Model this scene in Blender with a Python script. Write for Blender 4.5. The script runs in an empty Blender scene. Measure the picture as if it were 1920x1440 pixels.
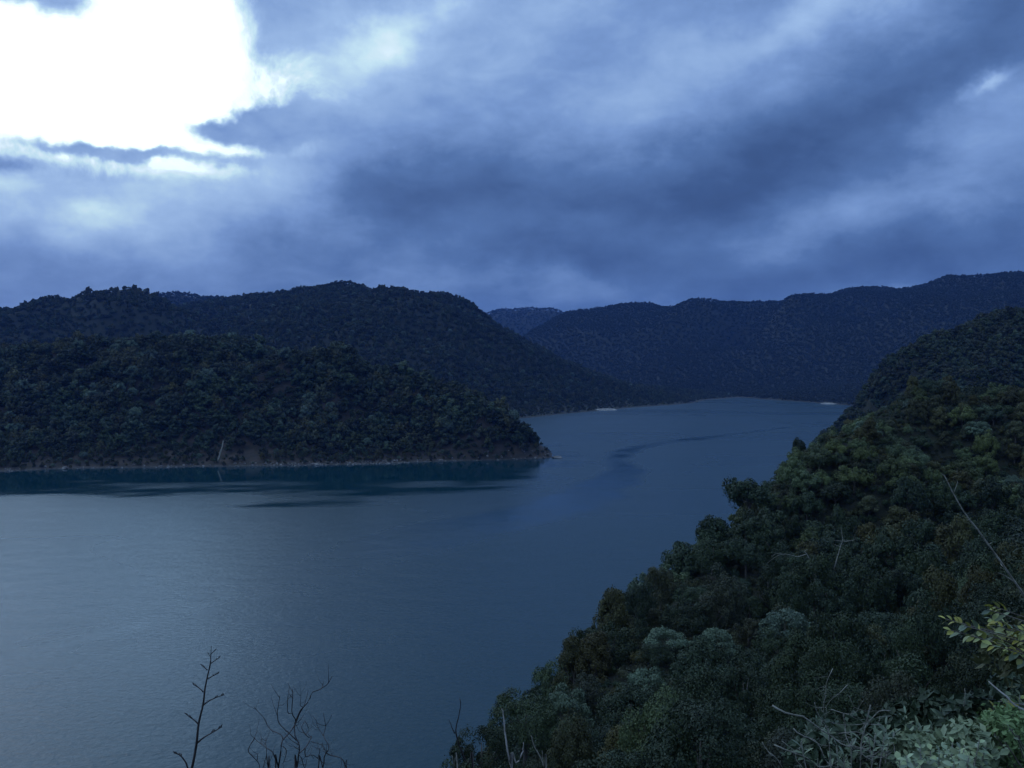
import bpy, bmesh, math, random
import numpy as np
from mathutils import Vector, Matrix, noise as mnoise

random.seed(7)
RNG = np.random.default_rng(7)
scene = bpy.context.scene
COL = scene.collection
R = math.radians

# ------------------------------------------------------------------ camera
CAM_H = 80.0                       # metres above the lake
FPX = 1550.0                       # focal length in photo pixels (1920 wide)
HORIZON = 690.0                    # photo row of eye level
cam_data = bpy.data.cameras.new('camera')
cam = bpy.data.objects.new('camera', cam_data)
COL.objects.link(cam)
cam.location = (0, 0, CAM_H)
cam.rotation_euler = (R(90) - math.atan((720 - HORIZON) / FPX), 0, 0)
cam_data.sensor_width = 36
cam_data.lens = FPX / 1920 * 36
cam_data.clip_start = 0.1
cam_data.clip_end = 40000
scene.camera = cam


def P(px, py, Y):
    """The place seen at photo pixel px, py, Y metres ahead of the camera."""
    return ((px - 960) / FPX * Y, float(Y), CAM_H - (py - HORIZON) / FPX * Y)


# ------------------------------------------------------------------ exposure
scene.view_settings.view_transform = 'Standard'
scene.view_settings.look = 'None'
scene.view_settings.exposure = 0
scene.view_settings.gamma = 1
scene.view_settings.use_curve_mapping = False
scene.cycles.use_denoising = True
scene.cycles.max_bounces = 6
scene.cycles.diffuse_bounces = 2
scene.cycles.glossy_bounces = 2
scene.cycles.transparent_max_bounces = 6
scene.cycles.volume_bounces = 0


# ------------------------------------------------------------------ node helper
class NT:
    def __init__(self, tree):
        self.t = tree

    def n(self, kind, **kw):
        nd = self.t.nodes.new(kind)
        for k, v in kw.items():
            setattr(nd, k, v)
        return nd

    def put(self, sock, v):
        if isinstance(v, bpy.types.NodeSocket):
            self.t.links.new(v, sock)
        else:
            sock.default_value = v

    def m(self, op, a, b=None, c=None, clamp=False):
        nd = self.n('ShaderNodeMath', operation=op, use_clamp=clamp)
        for i, v in enumerate((a, b, c)):
            if v is not None:
                self.put(nd.inputs[i], v)
        return nd.outputs[0]

    def vm(self, op, a, b=None, out=0):
        nd = self.n('ShaderNodeVectorMath', operation=op)
        self.put(nd.inputs[0], a)
        if b is not None:
            self.put(nd.inputs[1], b)
        return nd.outputs[out]

    def noise(self, vec, scale, detail=4, rough=0.5, dist=0.0, out='Fac'):
        nd = self.n('ShaderNodeTexNoise')
        if vec is not None:
            self.put(nd.inputs['Vector'], vec)
        nd.inputs['Scale'].default_value = scale
        nd.inputs['Detail'].default_value = detail
        nd.inputs['Roughness'].default_value = rough
        nd.inputs['Distortion'].default_value = dist
        return nd.outputs[out]

    def smooth(self, v, a, b, lo=0.0, hi=1.0):
        nd = self.n('ShaderNodeMapRange', interpolation_type='SMOOTHSTEP')
        self.put(nd.inputs['Value'], v)
        for nm, x in (('From Min', a), ('From Max', b), ('To Min', lo), ('To Max', hi)):
            self.put(nd.inputs[nm], x)
        return nd.outputs['Result']

    def ramp(self, v, stops, mode='LINEAR'):
        nd = self.n('ShaderNodeValToRGB')
        nd.color_ramp.interpolation = mode
        els = nd.color_ramp.elements
        while len(els) < len(stops):
            els.new(0.5)
        for e, (p, c) in zip(els, stops):
            e.position = p
            e.color = (*c, 1)
        self.put(nd.inputs[0], v)
        return nd.outputs[0]

    def mix(self, f, a, b, blend='MIX'):
        nd = self.n('ShaderNodeMix', data_type='RGBA', blend_type=blend)
        self.put(nd.inputs[0], f)
        self.put(nd.inputs[6], a if isinstance(a, bpy.types.NodeSocket) else (*a, 1))
        self.put(nd.inputs[7], b if isinstance(b, bpy.types.NodeSocket) else (*b, 1))
        return nd.outputs[2]

    def xyz(self, x, y, z):
        nd = self.n('ShaderNodeCombineXYZ')
        for i, v in enumerate((x, y, z)):
            self.put(nd.inputs[i], v)
        return nd.outputs[0]


def lin(r, g, b):
    f = lambda c: c / 255 / 12.92 if c <= 10 else ((c / 255 + 0.055) / 1.055) ** 2.4
    return (f(r), f(g), f(b))


# ------------------------------------------------------------------ dusk sky
SUN_AZ, SUN_EL = -40.0, 32.0
SUN_STRENGTH = 0.17
world = bpy.data.worlds.new('World')
scene.world = world
world.use_nodes = True
wt = world.node_tree
wt.nodes.clear()
W = NT(wt)
w_out = W.n('ShaderNodeOutputWorld')
w_bg = W.n('ShaderNodeBackground')
w_bg.inputs['Strength'].default_value = 0.1
wt.links.new(w_bg.outputs[0], w_out.inputs[0])
sky = W.n('ShaderNodeTexSky', sky_type='NISHITA')
sky.sun_disc = False
sky.sun_elevation = R(SUN_EL)
sky.sun_rotation = R(SUN_AZ)
sky.altitude = 600
tc = W.n('ShaderNodeTexCoord')
d_dir = W.vm('NORMALIZE', tc.outputs['Generated'])
sep = W.n('ShaderNodeSeparateXYZ')
wt.links.new(d_dir, sep.inputs[0])
dx, dy, dz = sep.outputs
az = W.m('MULTIPLY', W.m('ARCTAN2', dx, dy), 180 / math.pi)
el = W.m('MULTIPLY', W.m('ARCSINE', dz), 180 / math.pi)
up = W.m('ADD', W.m('ABSOLUTE', dz), 0.22)
deck = W.xyz(W.m('DIVIDE', dx, up), W.m('DIVIDE', dy, up), W.m('MULTIPLY', dz, 1.5))   # cloud deck seen in perspective
# the edges of the cloud masses are torn by noise
wv = W.vm('SUBTRACT', W.noise(d_dir, 4.5, 6, 0.6, out='Color'), (0.5, 0.5, 0.5))
wsep = W.n('ShaderNodeSeparateXYZ')
wt.links.new(wv, wsep.inputs[0])
azw = W.m('ADD', az, W.m('MULTIPLY', wsep.outputs[0], 13.0))
elw = W.m('ADD', el, W.m('MULTIPLY', wsep.outputs[1], 8.0))


def sky_at(px, py):
    x, y, z = (px - 960) / FPX, 1.0, (HORIZON - py) / FPX
    return math.degrees(math.atan2(x, y)), math.degrees(math.asin(z / math.sqrt(x * x + y * y + z * z)))


def blob(px, py, rx, ry, amp, rot=0.0, hard=None):
    """One cloud mass or one gap: an ellipse in bearing and height, soft, or with an edge."""
    a0, e0 = sky_at(px, py)
    k = 180 / math.pi / FPX
    rx, ry = rx * k, ry * k
    u = W.m('SUBTRACT', azw, a0)
    v = W.m('SUBTRACT', elw, e0)
    c, s = math.cos(R(rot)), math.sin(R(rot))
    uu = W.m('MULTIPLY_ADD', u, c / rx, W.m('MULTIPLY', v, s / rx))
    vv = W.m('MULTIPLY_ADD', u, -s / ry, W.m('MULTIPLY', v, c / ry))
    r2 = W.m('ADD', W.m('MULTIPLY', uu, uu), W.m('MULTIPLY', vv, vv))
    if hard:
        return W.m('MULTIPLY', W.smooth(W.m('SQRT', r2), 1 - hard, 1 + hard, 1, 0), amp)
    return W.m('MULTIPLY', W.m('EXPONENT', W.m('MULTIPLY', r2, -1.0)), amp)


BLOBS = [
    # light: px, py, rx, ry, amp, rot
    (-80, 350, 330, 75, .14, 0), (230, 330, 270, 55, .15, 0), (250, 420, 300, 60, .12, 0), (10, 355, 50, 25, .12, 0), (205, 385, 60, 16, .1, 0), (480, 300, 150, 70, .16, 0), (100, 440, 220, 60, .08, 0), (560, 130, 130, 150, .05, 0),
    (700, 70, 70, 45, .20, 20), (780, 40, 130, 35, .12, 25), (640, 150, 110, 60, .06, 0), (1070, 30, 130, 35, .10, 0),
    (1560, -10, 170, 45, .20, 15), (1820, 265, 130, 60, .10, 25), (1900, 260, 110, 90, .05, 20), (1640, 395, 260, 50, .09, 15), (1150, 190, 260, 90, .07, 20), (760, 170, 260, 130, .09, 0),
    (1862, 155, 26, 15, .30, 15), (1790, 545, 190, 14, .12, 8), (1100, 545, 260, 28, .07, 0), (1250, 160, 200, 60, .06, 30),
    # dark
    (640, 330, 150, 60, -.11, -20), (820, 370, 220, 80, -.14, 0), (1260, 360, 330, 90, -.14, 8), (1420, 300, 200, 70, -.08, 15),
    (960, 290, 200, 60, -.08, 10), (1700, 150, 260, 60, -.12, 18), (1800, 70, 160, 60, -.06, 0), (1760, 470, 200, 38, -.12, 12),
    (1450, 500, 220, 40, -.08, 8), (1040, 490, 160, 35, -.10, 0), (460, 465, 150, 40, -.08, 0), (150, 520, 220, 40, -.06, 0),
    (-20, 300, 130, 14, -.22, 3),
]
# fine billows on the deck
bil = W.noise(W.vm('MULTIPLY', d_dir, (1.0, 1.0, 1.7)), 4.2, 7, 0.55, 0.3)
bil2 = W.m('MULTIPLY_ADD', W.noise(W.vm('ADD', deck, (7.3, 2.1, 0)), 2.4, 6, 0.6, 0.3), 0.25, W.m('MULTIPLY', W.noise(W.vm('MULTIPLY', d_dir, (1.0, 1.0, 1.9)), 9.0, 6, 0.58, 0.2), 0.75))
L = W.m('ADD', 0.35, W.m('MULTIPLY', W.smooth(el, 0, 42), 0.30))
L = W.m('ADD', L, W.smooth(az, 12, -32, 0.0, 0.13))
L = W.m('ADD', L, W.m('MULTIPLY', W.m('SUBTRACT', bil, 0.5), 0.36))
L = W.m('ADD', L, W.m('MULTIPLY', W.m('SUBTRACT', bil2, 0.5), 0.36))
for b in BLOBS:
    L = W.m('ADD', L, blob(*b))
# the bright break in the cloud, upper left, running on out of the frame: a torn edge
def hole(px, py, rx, ry, rot=0.0):
    a0, e0 = sky_at(px, py)
    k = 180 / math.pi / FPX
    u, v = W.m('SUBTRACT', azg, a0), W.m('SUBTRACT', elg, e0)
    c, s_ = math.cos(R(rot)), math.sin(R(rot))
    uu = W.m('MULTIPLY_ADD', u, c / (rx * k), W.m('MULTIPLY', v, s_ / (rx * k)))
    vv = W.m('MULTIPLY_ADD', u, -s_ / (ry * k), W.m('MULTIPLY', v, c / (ry * k)))
    p4 = W.m('ADD', W.m('POWER', W.m('ABSOLUTE', uu), 3.0), W.m('POWER', W.m('ABSOLUTE', vv), 3.0))
    return W.m('SUBTRACT', 1.0, W.m('POWER', p4, 1 / 3.0))


azg = W.m('ADD', az, W.m('MULTIPLY', wsep.outputs[0], 5.0))
elg = W.m('ADD', el, W.m('MULTIPLY', wsep.outputs[1], 4.0))
gap = W.m('MAXIMUM', hole(-160, 118, 640, 124), hole(315, 60, 158, 140, 0))
gap = W.m('MAXIMUM', gap, hole(310, 165, 150, 75, 0))
gap = W.m('ADD', gap, W.m('MULTIPLY', W.m('SUBTRACT', W.noise(d_dir, 9.0, 7, 0.62, 0.5), 0.5), 0.75))
gap = W.m('ADD', gap, W.m('ADD', W.m('ADD', blob(462, 215, 75, 26, -.75, 12), blob(90, 25, 150, 45, .30, 0)), blob(240, 275, 190, 14, -.40, 2)))
gap = W.smooth(gap, -0.10, 0.42)
L = W.m('ADD', L, W.m('MULTIPLY', gap, 0.80))
L = W.m('ADD', L, W.m('MULTIPLY', W.m('SUBTRACT', W.noise(W.vm('MULTIPLY', d_dir, (1.0, 1.0, 2.2)), 13.0, 6, 0.6, 0.6), 0.5), 0.16))
cl = W.ramp(L, [(0.0, lin(46, 66, 101)), (0.2, lin(62, 89, 136)), (0.38, lin(86, 118, 170)), (0.55, lin(124, 157, 210)),
                (0.72, lin(164, 196, 238)), (0.86, lin(206, 238, 252)), (1.0, (0.92, 1.0, 1.06))])
hot = W.smooth(L, 0.88, 1.30)          # the open break is far brighter than white, and blue as the dusk sky is
cl = W.vm('MULTIPLY', cl, W.xyz(*[W.m('MULTIPLY_ADD', hot, k_, 10.0) for k_ in (3.5, 10.0, 18.0)]))
cover = W.mix(0.98, sky.outputs[0], cl)
wt.links.new(cover, w_bg.inputs['Color'])

sun_d = bpy.data.lights.new('sun', 'SUN')
sun_d.energy = SUN_STRENGTH
sun_d.angle = R(22)
sun_d.color = (0.92, 0.96, 1.0)
sun = bpy.data.objects.new('sun', sun_d)
COL.objects.link(sun)
sv = Vector((math.sin(R(SUN_AZ)) * math.cos(R(SUN_EL)), math.cos(R(SUN_AZ)) * math.cos(R(SUN_EL)), math.sin(R(SUN_EL))))
sun.rotation_euler = sv.to_track_quat('Z', 'Y').to_euler()
sun.location = (0, 0, 3000)

HAZE_DENSITY = 0.00006
HAZE_COLOR = (0.13, 0.34, 1.0)


# ------------------------------------------------------------------ materials
def mat(name):
    m = bpy.data.materials.new(name)
    m.use_nodes = True
    t = NT(m.node_tree)
    return m, t, m.node_tree.nodes['Principled BSDF']


def leaf_mat(name, col, var=0.35, hue=0.03, rough=0.6, scale=1.0):
    """Foliage: each tree has its own tone, each leaf its own shade (the 'tone' attribute)."""
    m, t, b = mat(name)
    oi = t.n('ShaderNodeObjectInfo')
    at = t.n('ShaderNodeAttribute', attribute_name='tone')
    hs = t.n('ShaderNodeHueSaturation')
    hs.inputs['Color'].default_value = (*col, 1)
    r2 = t.m('FRACT', t.m('MULTIPLY', oi.outputs['Random'], 17.31))
    t.put(hs.inputs['Hue'], t.m('MULTIPLY_ADD', t.m('SUBTRACT', r2, 0.5), 2 * hue, 0.5))
    t.put(hs.inputs['Saturation'], t.m('MULTIPLY_ADD', r2, -0.35, 1.1))
    v = t.m('MULTIPLY_ADD', oi.outputs['Random'], 2 * var, 1 - var)
    v = t.m('MULTIPLY', v, t.m('MULTIPLY_ADD', at.outputs['Fac'], 0.6, 0.7))
    t.put(hs.inputs['Value'], v)
    t.put(b.inputs['Base Color'], hs.outputs[0])
    b.inputs['Roughness'].default_value = rough
    b.inputs['Specular IOR Level'].default_value = 0.35
    return m


M = {}
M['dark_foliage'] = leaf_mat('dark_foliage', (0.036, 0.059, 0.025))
M['olive_foliage'] = leaf_mat('olive_foliage', (0.075, 0.078, 0.026))
M['pale_foliage'] = leaf_mat('pale_foliage', (0.090, 0.135, 0.085), var=0.3)
M['lime_foliage'] = leaf_mat('lime_foliage', (0.090, 0.125, 0.046), var=0.35)  # yellow-green leaves, also carrying the skylight painted onto the brow
M['brown_foliage'] = leaf_mat('brown_foliage', (0.054, 0.062, 0.030))
M['far_foliage'] = leaf_mat('far_foliage', (0.032, 0.045, 0.018), var=0.65, hue=0.04)
M['range_foliage'] = leaf_mat('range_foliage', (0.026, 0.037, 0.018), var=0.15, hue=0.02)
M['grey_leaf'] = leaf_mat('grey_leaf', (0.16, 0.215, 0.13), var=0.4, rough=0.5)
M['broad_leaf'] = leaf_mat('broad_leaf', (0.27, 0.35, 0.18), var=0.4, rough=0.4)
M['yellow_leaf'] = leaf_mat('yellow_leaf', (0.36, 0.38, 0.09), var=0.3, rough=0.4)
M['bright_leaf'] = leaf_mat('bright_leaf', (0.13, 0.20, 0.05), var=0.3, rough=0.5)


def bark_mat(name, a, b_, scale=3.0, rough=0.9):
    m, t, b = mat(name)
    g = t.n('ShaderNodeTexCoord')
    f = t.noise(g.outputs['Object'], scale, 5, 0.65)
    t.put(b.inputs['Base Color'], t.mix(t.smooth(f, 0.35, 0.65), a, b_))
    b.inputs['Roughness'].default_value = rough
    bp = t.n('ShaderNodeBump')
    bp.inputs['Strength'].default_value = 0.4
    bp.inputs['Distance'].default_value = 0.05
    t.put(bp.inputs['Height'], f)
    t.put(b.inputs['Normal'], bp.outputs[0])
    return m


M['bark'] = bark_mat('bark', (0.07, 0.06, 0.05), (0.18, 0.16, 0.14))
M['dead_wood'] = bark_mat('dead_wood', (0.30, 0.28, 0.26), (0.55, 0.52, 0.50))
M['grey_twig'] = bark_mat('grey_twig', (0.15, 0.145, 0.12), (0.36, 0.35, 0.30), 9)
M['dark_twig'] = bark_mat('dark_twig', (0.022, 0.018, 0.02), (0.05, 0.042, 0.044), 6, 0.55)
M['rock'] = bark_mat('rock', (0.07, 0.066, 0.06), (0.30, 0.29, 0.28), 0.25)


def ground_mat(name, soil_a, soil_b, rock_to, rock=((0.03, 0.027, 0.024), (0.12, 0.115, 0.11))):
    m, t, b = mat(name)
    g = t.n('ShaderNodeNewGeometry')
    s = t.n('ShaderNodeSeparateXYZ')
    t.put(s.inputs[0], g.outputs['Position'])
    f = t.noise(g.outputs['Position'], 0.12, 6, 0.65)
    f2 = t.noise(g.outputs['Position'], 0.5, 5, 0.7)
    soil = t.mix(t.smooth(f, 0.35, 0.65), soil_a, soil_b)
    rock = t.mix(t.smooth(f2, 0.42, 0.72), *rock)
    lim = t.m('MULTIPLY_ADD', f, rock_to * 1.6, rock_to * 0.2)
    k = t.smooth(t.m('SUBTRACT', s.outputs[2], lim), -0.6, 0.6, 1, 0)
    t.put(b.inputs['Base Color'], t.mix(k, soil, rock))
    b.inputs['Roughness'].default_value = 0.95
    bp = t.n('ShaderNodeBump')
    bp.inputs['Strength'].default_value = 0.6
    bp.inputs['Distance'].default_value = 0.6
    t.put(bp.inputs['Height'], f2)
    t.put(b.inputs['Normal'], bp.outputs[0])
    return m


M['forest_floor'] = ground_mat('forest_floor', (0.020, 0.024, 0.014), (0.034, 0.036, 0.02), 0.5)
M['slip_soil'] = ground_mat('slip_soil', (0.020, 0.020, 0.013), (0.058, 0.043, 0.031), 0.8)
M['sand'] = bark_mat('sand', (0.14, 0.14, 0.13), (0.40, 0.39, 0.37), 0.3)


# ------------------------------------------------------------------ mesh helpers
class MB:
    def __init__(self):
        self.v, self.f = [], []

    def tube(self, pts, radii, sides=6, cap=True):
        pts = [Vector(p) for p in pts]
        base = len(self.v)
        up_ = Vector((0.3, 0.2, 1)).normalized()
        for i, p in enumerate(pts):
            d = (pts[min(i + 1, len(pts) - 1)] - pts[max(i - 1, 0)]).normalized()
            a = d.cross(up_ if abs(d.dot(up_)) < 0.95 else Vector((1, 0, 0))).normalized()
            b = d.cross(a)
            for k in range(sides):
                t = 2 * math.pi * k / sides
                self.v.append(p + (a * math.cos(t) + b * math.sin(t)) * radii[i])
        for i in range(len(pts) - 1):
            for k in range(sides):
                q = base + i * sides
                self.f.append((q + k, q + (k + 1) % sides, q + sides + (k + 1) % sides, q + sides + k))
        if cap:
            self.f.append(tuple(base + k for k in range(sides))[::-1])
            self.f.append(tuple(base + (len(pts) - 1) * sides + k for k in range(sides)))
        return self

    def build(self, name, m, parent=None, smooth=True):
        me = bpy.data.meshes.new(name)
        me.from_pydata([tuple(v) for v in self.v], [], self.f)
        me.materials.append(m)
        if smooth:
            me.polygons.foreach_set('use_smooth', [True] * len(me.polygons))
        return link(name, me, parent)


def link(name, data, parent=None):
    o = bpy.data.objects.new(name, data)
    COL.objects.link(o)
    if parent is not None:
        o.parent = parent
    return o


def tag(o, label, cat=None, group=None, kind=None):
    o['label'] = label
    if cat:
        o['category'] = cat
    if group:
        o['group'] = group
    if kind:
        o['kind'] = kind
    return o


def thing(name, label, cat, loc, group=None):
    o = link(name, None)
    o.location = loc
    o.empty_display_size = 0.2
    return tag(o, label, cat, group)


def spline(pts, n):
    """A smooth line through the points."""
    pts = np.array(pts, float)
    t = np.arange(len(pts))
    out = []
    for q in np.linspace(0, len(pts) - 1, n):
        i = min(int(q), len(pts) - 2)
        f = q - i
        p0, p1, p2, p3 = pts[max(i - 1, 0)], pts[i], pts[i + 1], pts[min(i + 2, len(pts) - 1)]
        out.append(0.5 * (2 * p1 + (p2 - p0) * f + (2 * p0 - 5 * p1 + 4 * p2 - p3) * f * f + (3 * p1 - p0 - 3 * p2 + p3) * f ** 3))
    return np.array(out)


_bm = bmesh.new()
bmesh.ops.create_icosphere(_bm, subdivisions=1, radius=1)
ICO_V = np.array([v.co[:] for v in _bm.verts])
ICO_F = np.array([[v.index for v in f.verts] for f in _bm.faces])
_bm.free()


def leaf_cloud(name, lobes, n_per, size, rng, m, core=0.8, spread=0.5, squash=1.0, aspect=1.5, core_part=True, up=0.35):
    """Foliage as many leaf faces on clumps; each clump: (centre, radius, outward)."""
    V, F, T = [], [], []
    off = 0
    for c, r, out in lobes:
        c = np.array(c)
        tone = rng.uniform(0.25, 0.75)
        d = rng.normal(size=(n_per, 3)) + np.array(out) * 0.9 + np.array([0, 0, up])
        d /= np.linalg.norm(d, axis=1)[:, None]
        p = c + d * (r * (.62 + .46 * rng.random((n_per, 1)) ** .6 + .06 * rng.standard_exponential((n_per, 1)))) * np.array([1, 1, squash]) * rng.uniform(.8, 1.2, 3)
        nrm = d + rng.normal(size=(n_per, 3)) * spread
        nrm /= np.linalg.norm(nrm, axis=1)[:, None]
        a = np.cross(nrm, rng.normal(size=(n_per, 3)))
        a /= np.linalg.norm(a, axis=1)[:, None] + 1e-9
        b = np.cross(nrm, a)
        s = size * rng.uniform(0.6, 1.35, (n_per, 1))
        q = np.stack([p - a * s * aspect * .5, p - b * s * .42 + nrm * s * .1, p + a * s * aspect * .5, p + b * s * .42 + nrm * s * .1], 1)
        V.append(q.reshape(-1, 3))
        k = np.arange(n_per * 4).reshape(-1, 4) + off
        F += k.tolist()
        T.append(np.repeat(np.clip(tone + rng.normal(0, .16, n_per), 0, 1), 4))
        off += n_per * 4
        if core_part:
            cv = ICO_V * (1 + rng.uniform(-.18, .18, (len(ICO_V), 1))) * r * core * np.array([1, 1, squash]) + c
            V.append(cv)
            F += (ICO_F + off).tolist()
            T.append(np.full(len(cv), tone * .8))
            off += len(cv)
    V = np.concatenate(V)
    me = bpy.data.meshes.new(name)
    me.from_pydata(V.tolist(), [], F)
    at = me.attributes.new('tone', 'FLOAT', 'POINT')
    at.data.foreach_set('value', np.concatenate(T).astype(np.float32))
    me.materials.append(m)
    return me


def crown_lobes(shape, rng, R_=2.4, H=4.6, n=30):
    out = []
    if shape == 'dome':
        c = np.array([0, 0, H * .56])
        ax = np.array([R_ * .8, R_ * .8, H * .34])
        for i in range(n):
            d = rng.normal(size=3)
            d[2] = abs(d[2]) * 1.0 - .35
            d /= np.linalg.norm(d)
            out.append((c + d * ax * rng.uniform(.55, 1.18), R_ * (.15 + .27 * rng.random() ** 1.4), d))
    elif shape == 'feathery':
        for i in range(n):
            t = rng.uniform(0, 1) ** .8
            rr = R_ * (1.0 - .75 * t) * rng.uniform(.35, 1.0)
            a = rng.uniform(0, 6.283)
            d = np.array([math.cos(a), math.sin(a), .5])
            out.append((np.array([rr * math.cos(a), rr * math.sin(a), H * (.26 + .70 * t)]), R_ * rng.uniform(.18, .30), d / 1.12))
    elif shape == 'tiers':
        for i in range(n):
            t = rng.uniform(0, 1)
            a = rng.uniform(0, 6.283)
            rr = R_ * (1.05 - .6 * t * t) * rng.uniform(.3, 1.0) ** .6
            out.append((np.array([rr * math.cos(a), rr * math.sin(a), H * (.40 + .52 * t)]), R_ * rng.uniform(.20, .32), np.array([math.cos(a) * .4, math.sin(a) * .4, .8])))
    elif shape == 'ragged':
        tops = [(rng.uniform(-.6, .6) * R_, rng.uniform(-.6, .6) * R_, H * rng.uniform(.75, 1.0)) for _ in range(5)]
        for i in range(n):
            tx, ty, tz = tops[i % 5]
            t = rng.uniform(.2, 1.0)
            j = rng.normal(size=3) * R_ * .19
            out.append((np.array([tx * t + j[0], ty * t + j[1], tz * t + j[2] * .4]), R_ * rng.uniform(.16, .32), np.array([tx, ty, H * .5]) / H))
    return out


def trunk_mesh(name, rng, H=4.6, r=0.13):
    mb = MB()
    lean = rng.uniform(-.25, .25, 2)
    main = [(0, 0, -1.2), (0, 0, 0), (lean[0] * .5, lean[1] * .5, H * .3), (lean[0], lean[1], H * .58), (lean[0] * 1.3, lean[1] * 1.3, H * .8)]
    mb.tube(main, [r * 1.5, r * 1.2, r, r * .7, r * .25], 7)
    for k in range(4):
        a = rng.uniform(0, 6.283)
        z0 = H * rng.uniform(.28, .5)
        f = z0 / (H * .58)
        p0 = np.array([lean[0] * f, lean[1] * f, z0])
        p1 = p0 + np.array([math.cos(a) * .7, math.sin(a) * .7, .7])
        p2 = p1 + np.array([math.cos(a) * .7, math.sin(a) * .7, .8])
        mb.tube([p0, p1, p2], [r * .55, r * .4, r * .12], 5)
    me = bpy.data.meshes.new(name)
    me.from_pydata([tuple(v) for v in mb.v], [], mb.f)
    me.materials.append(M['bark'])
    me.polygons.foreach_set('use_smooth', [True] * len(me.polygons))
    return me


# ------------------------------------------------------------------ terrain
def tps(points, lam=0.0):
    """Smooth ground through surveyed points (thin plate)."""
    p = np.array(points, float)
    sc = np.abs(p[:, :2]).max()
    xy = p[:, :2] / sc

    def phi(d2):
        return np.where(d2 > 1e-16, d2 * np.log(np.maximum(d2, 1e-16)), 0) * .5
    n = len(p)
    A = phi(((xy[:, None] - xy[None]) ** 2).sum(-1)) + np.eye(n) * lam
    Q = np.c_[np.ones(n), xy]
    w = np.linalg.solve(np.block([[A, Q], [Q.T, np.zeros((3, 3))]]), np.r_[p[:, 2], 0, 0, 0])

    def f(x, y):
        x = np.asarray(x, float)
        y = np.asarray(y, float)
        g = np.stack([x.ravel(), y.ravel()], 1) / sc
        out = np.empty(len(g))
        for i in range(0, len(g), 20000):
            h = g[i:i + 20000]
            out[i:i + 20000] = phi(((h[:, None] - xy[None]) ** 2).sum(-1)) @ w[:n] + w[n] + h @ w[n + 1:]
        return out.reshape(x.shape)
    return f


def _lat(ix, iy, seed):
    h = (ix * 374761393 + iy * 668265263 + seed * 974711) & 0xffffffff
    h = ((h ^ (h >> 13)) * 1274126177) & 0xffffffff
    return ((h ^ (h >> 16)) & 0xffff) / 65535.0


def vnoise(x, y, seed=0):
    x = np.asarray(x, float)
    y = np.asarray(y, float)
    ix, iy = np.floor(x).astype(np.int64), np.floor(y).astype(np.int64)
    fx, fy = x - ix, y - iy
    fx, fy = fx * fx * (3 - 2 * fx), fy * fy * (3 - 2 * fy)
    a, b = _lat(ix, iy, seed), _lat(ix + 1, iy, seed)
    c, d = _lat(ix, iy + 1, seed), _lat(ix + 1, iy + 1, seed)
    return (a * (1 - fx) + b * fx) * (1 - fy) + (c * (1 - fx) + d * fx) * fy


def fbm(x, y, seed=0, oct_=4):
    s, a, tot = 0, .5, 0
    for i in range(oct_):
        s = s + a * vnoise(x * 2 ** i, y * 2 ** i, seed + i)
        tot += a
        a *= .5
    return s / tot


def gullies(points, amp, size, seed, full=40.0, lam=1e-5):
    """Smooth ground through the points, with spurs and gullies cut into it, none at the shore."""
    def cut(x, y):
        x, y = np.asarray(x, float), np.asarray(y, float)
        n = fbm(x / size, y / size, seed)
        rdg = 1 - np.abs(2 * fbm(x / size * 1.3 + 9, y / size * 1.3, seed + 9, 3) - 1) * 2
        return amp * ((n - .5) * 1.2 + (rdg - .45) * .9)
    p = np.array(points, float)
    p[:, 2] -= np.clip(p[:, 2] / full, 0, 1) * cut(p[:, 0], p[:, 1])
    base = tps(p, lam)

    def f(x, y):
        z = base(x, y)
        return np.clip(z + np.clip(z / full, 0, 1) * cut(x, y), -6, None)
    return f


def ridge(points, amp, size, seed, full, crest, tree, near, far, lam=1e-5):
    """Ground whose crest, with its trees, stands at the measured heights (bearing in photo columns, height in photo rows)."""
    p = [tuple(q) for q in points]
    at_ = np.linspace(near, far, 160)
    for it in range(8):
        f = gullies(p, amp, size, seed, full, lam)
        gap_ = []
        for px, py in crest:
            z = f((px - 960) / FPX * at_, at_) + tree
            rows = HORIZON - (z - CAM_H) / at_ * FPX
            k = rows.argmin()
            gap_.append(((rows[k] - py) * at_[k] / FPX))
        cx = [c[0] for c in crest]
        for i, (x, y, z) in enumerate(p):
            px = 960 + x / y * FPX
            if z > 15 and cx[0] - 40 <= px <= cx[-1] + 40:
                w_ = .75 if z > 60 or tree < 9 else .4
                p[i] = (x, y, max(z + w_ * float(np.interp(px, cx, gap_)) * min(z / 70, 1), 8))
    return gullies(p, amp, size, seed, full, lam)


def land(name, f, x0, x1, y0, y1, step, m, label, cat):
    xs = np.arange(x0, x1 + step, step)
    ys = np.arange(y0, y1 + step, step)
    X, Y = np.meshgrid(xs, ys)
    Z = f(X, Y)
    V = np.stack([X, Y, Z], -1).reshape(-1, 3)
    w = len(xs)
    i = (np.arange(len(ys) - 1)[:, None] * w + np.arange(w - 1)[None]).ravel()
    F = np.stack([i, i + 1, i + w + 1, i + w], 1)
    keep = (V[F, 2].max(1) > -5.9)
    me = bpy.data.meshes.new(name)
    F = F[keep]
    used = np.unique(F)
    remap = np.full(len(V), -1)
    remap[used] = np.arange(len(used))
    me.from_pydata(V[used].tolist(), [], remap[F].tolist())
    me.materials.append(m)
    me.polygons.foreach_set('use_smooth', [True] * len(me.polygons))
    o = link(name, me)
    return tag(o, label, cat, kind='structure')


def lower(pts, h):
    return [(x, y, z - h) for x, y, z in pts]


def sea(Ypts, z=-8.0):
    return [(x, y, z) for x, y in Ypts]


def shore(px, Y):
    return ((px - 960) / FPX * Y, float(Y), 0.0)


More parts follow.
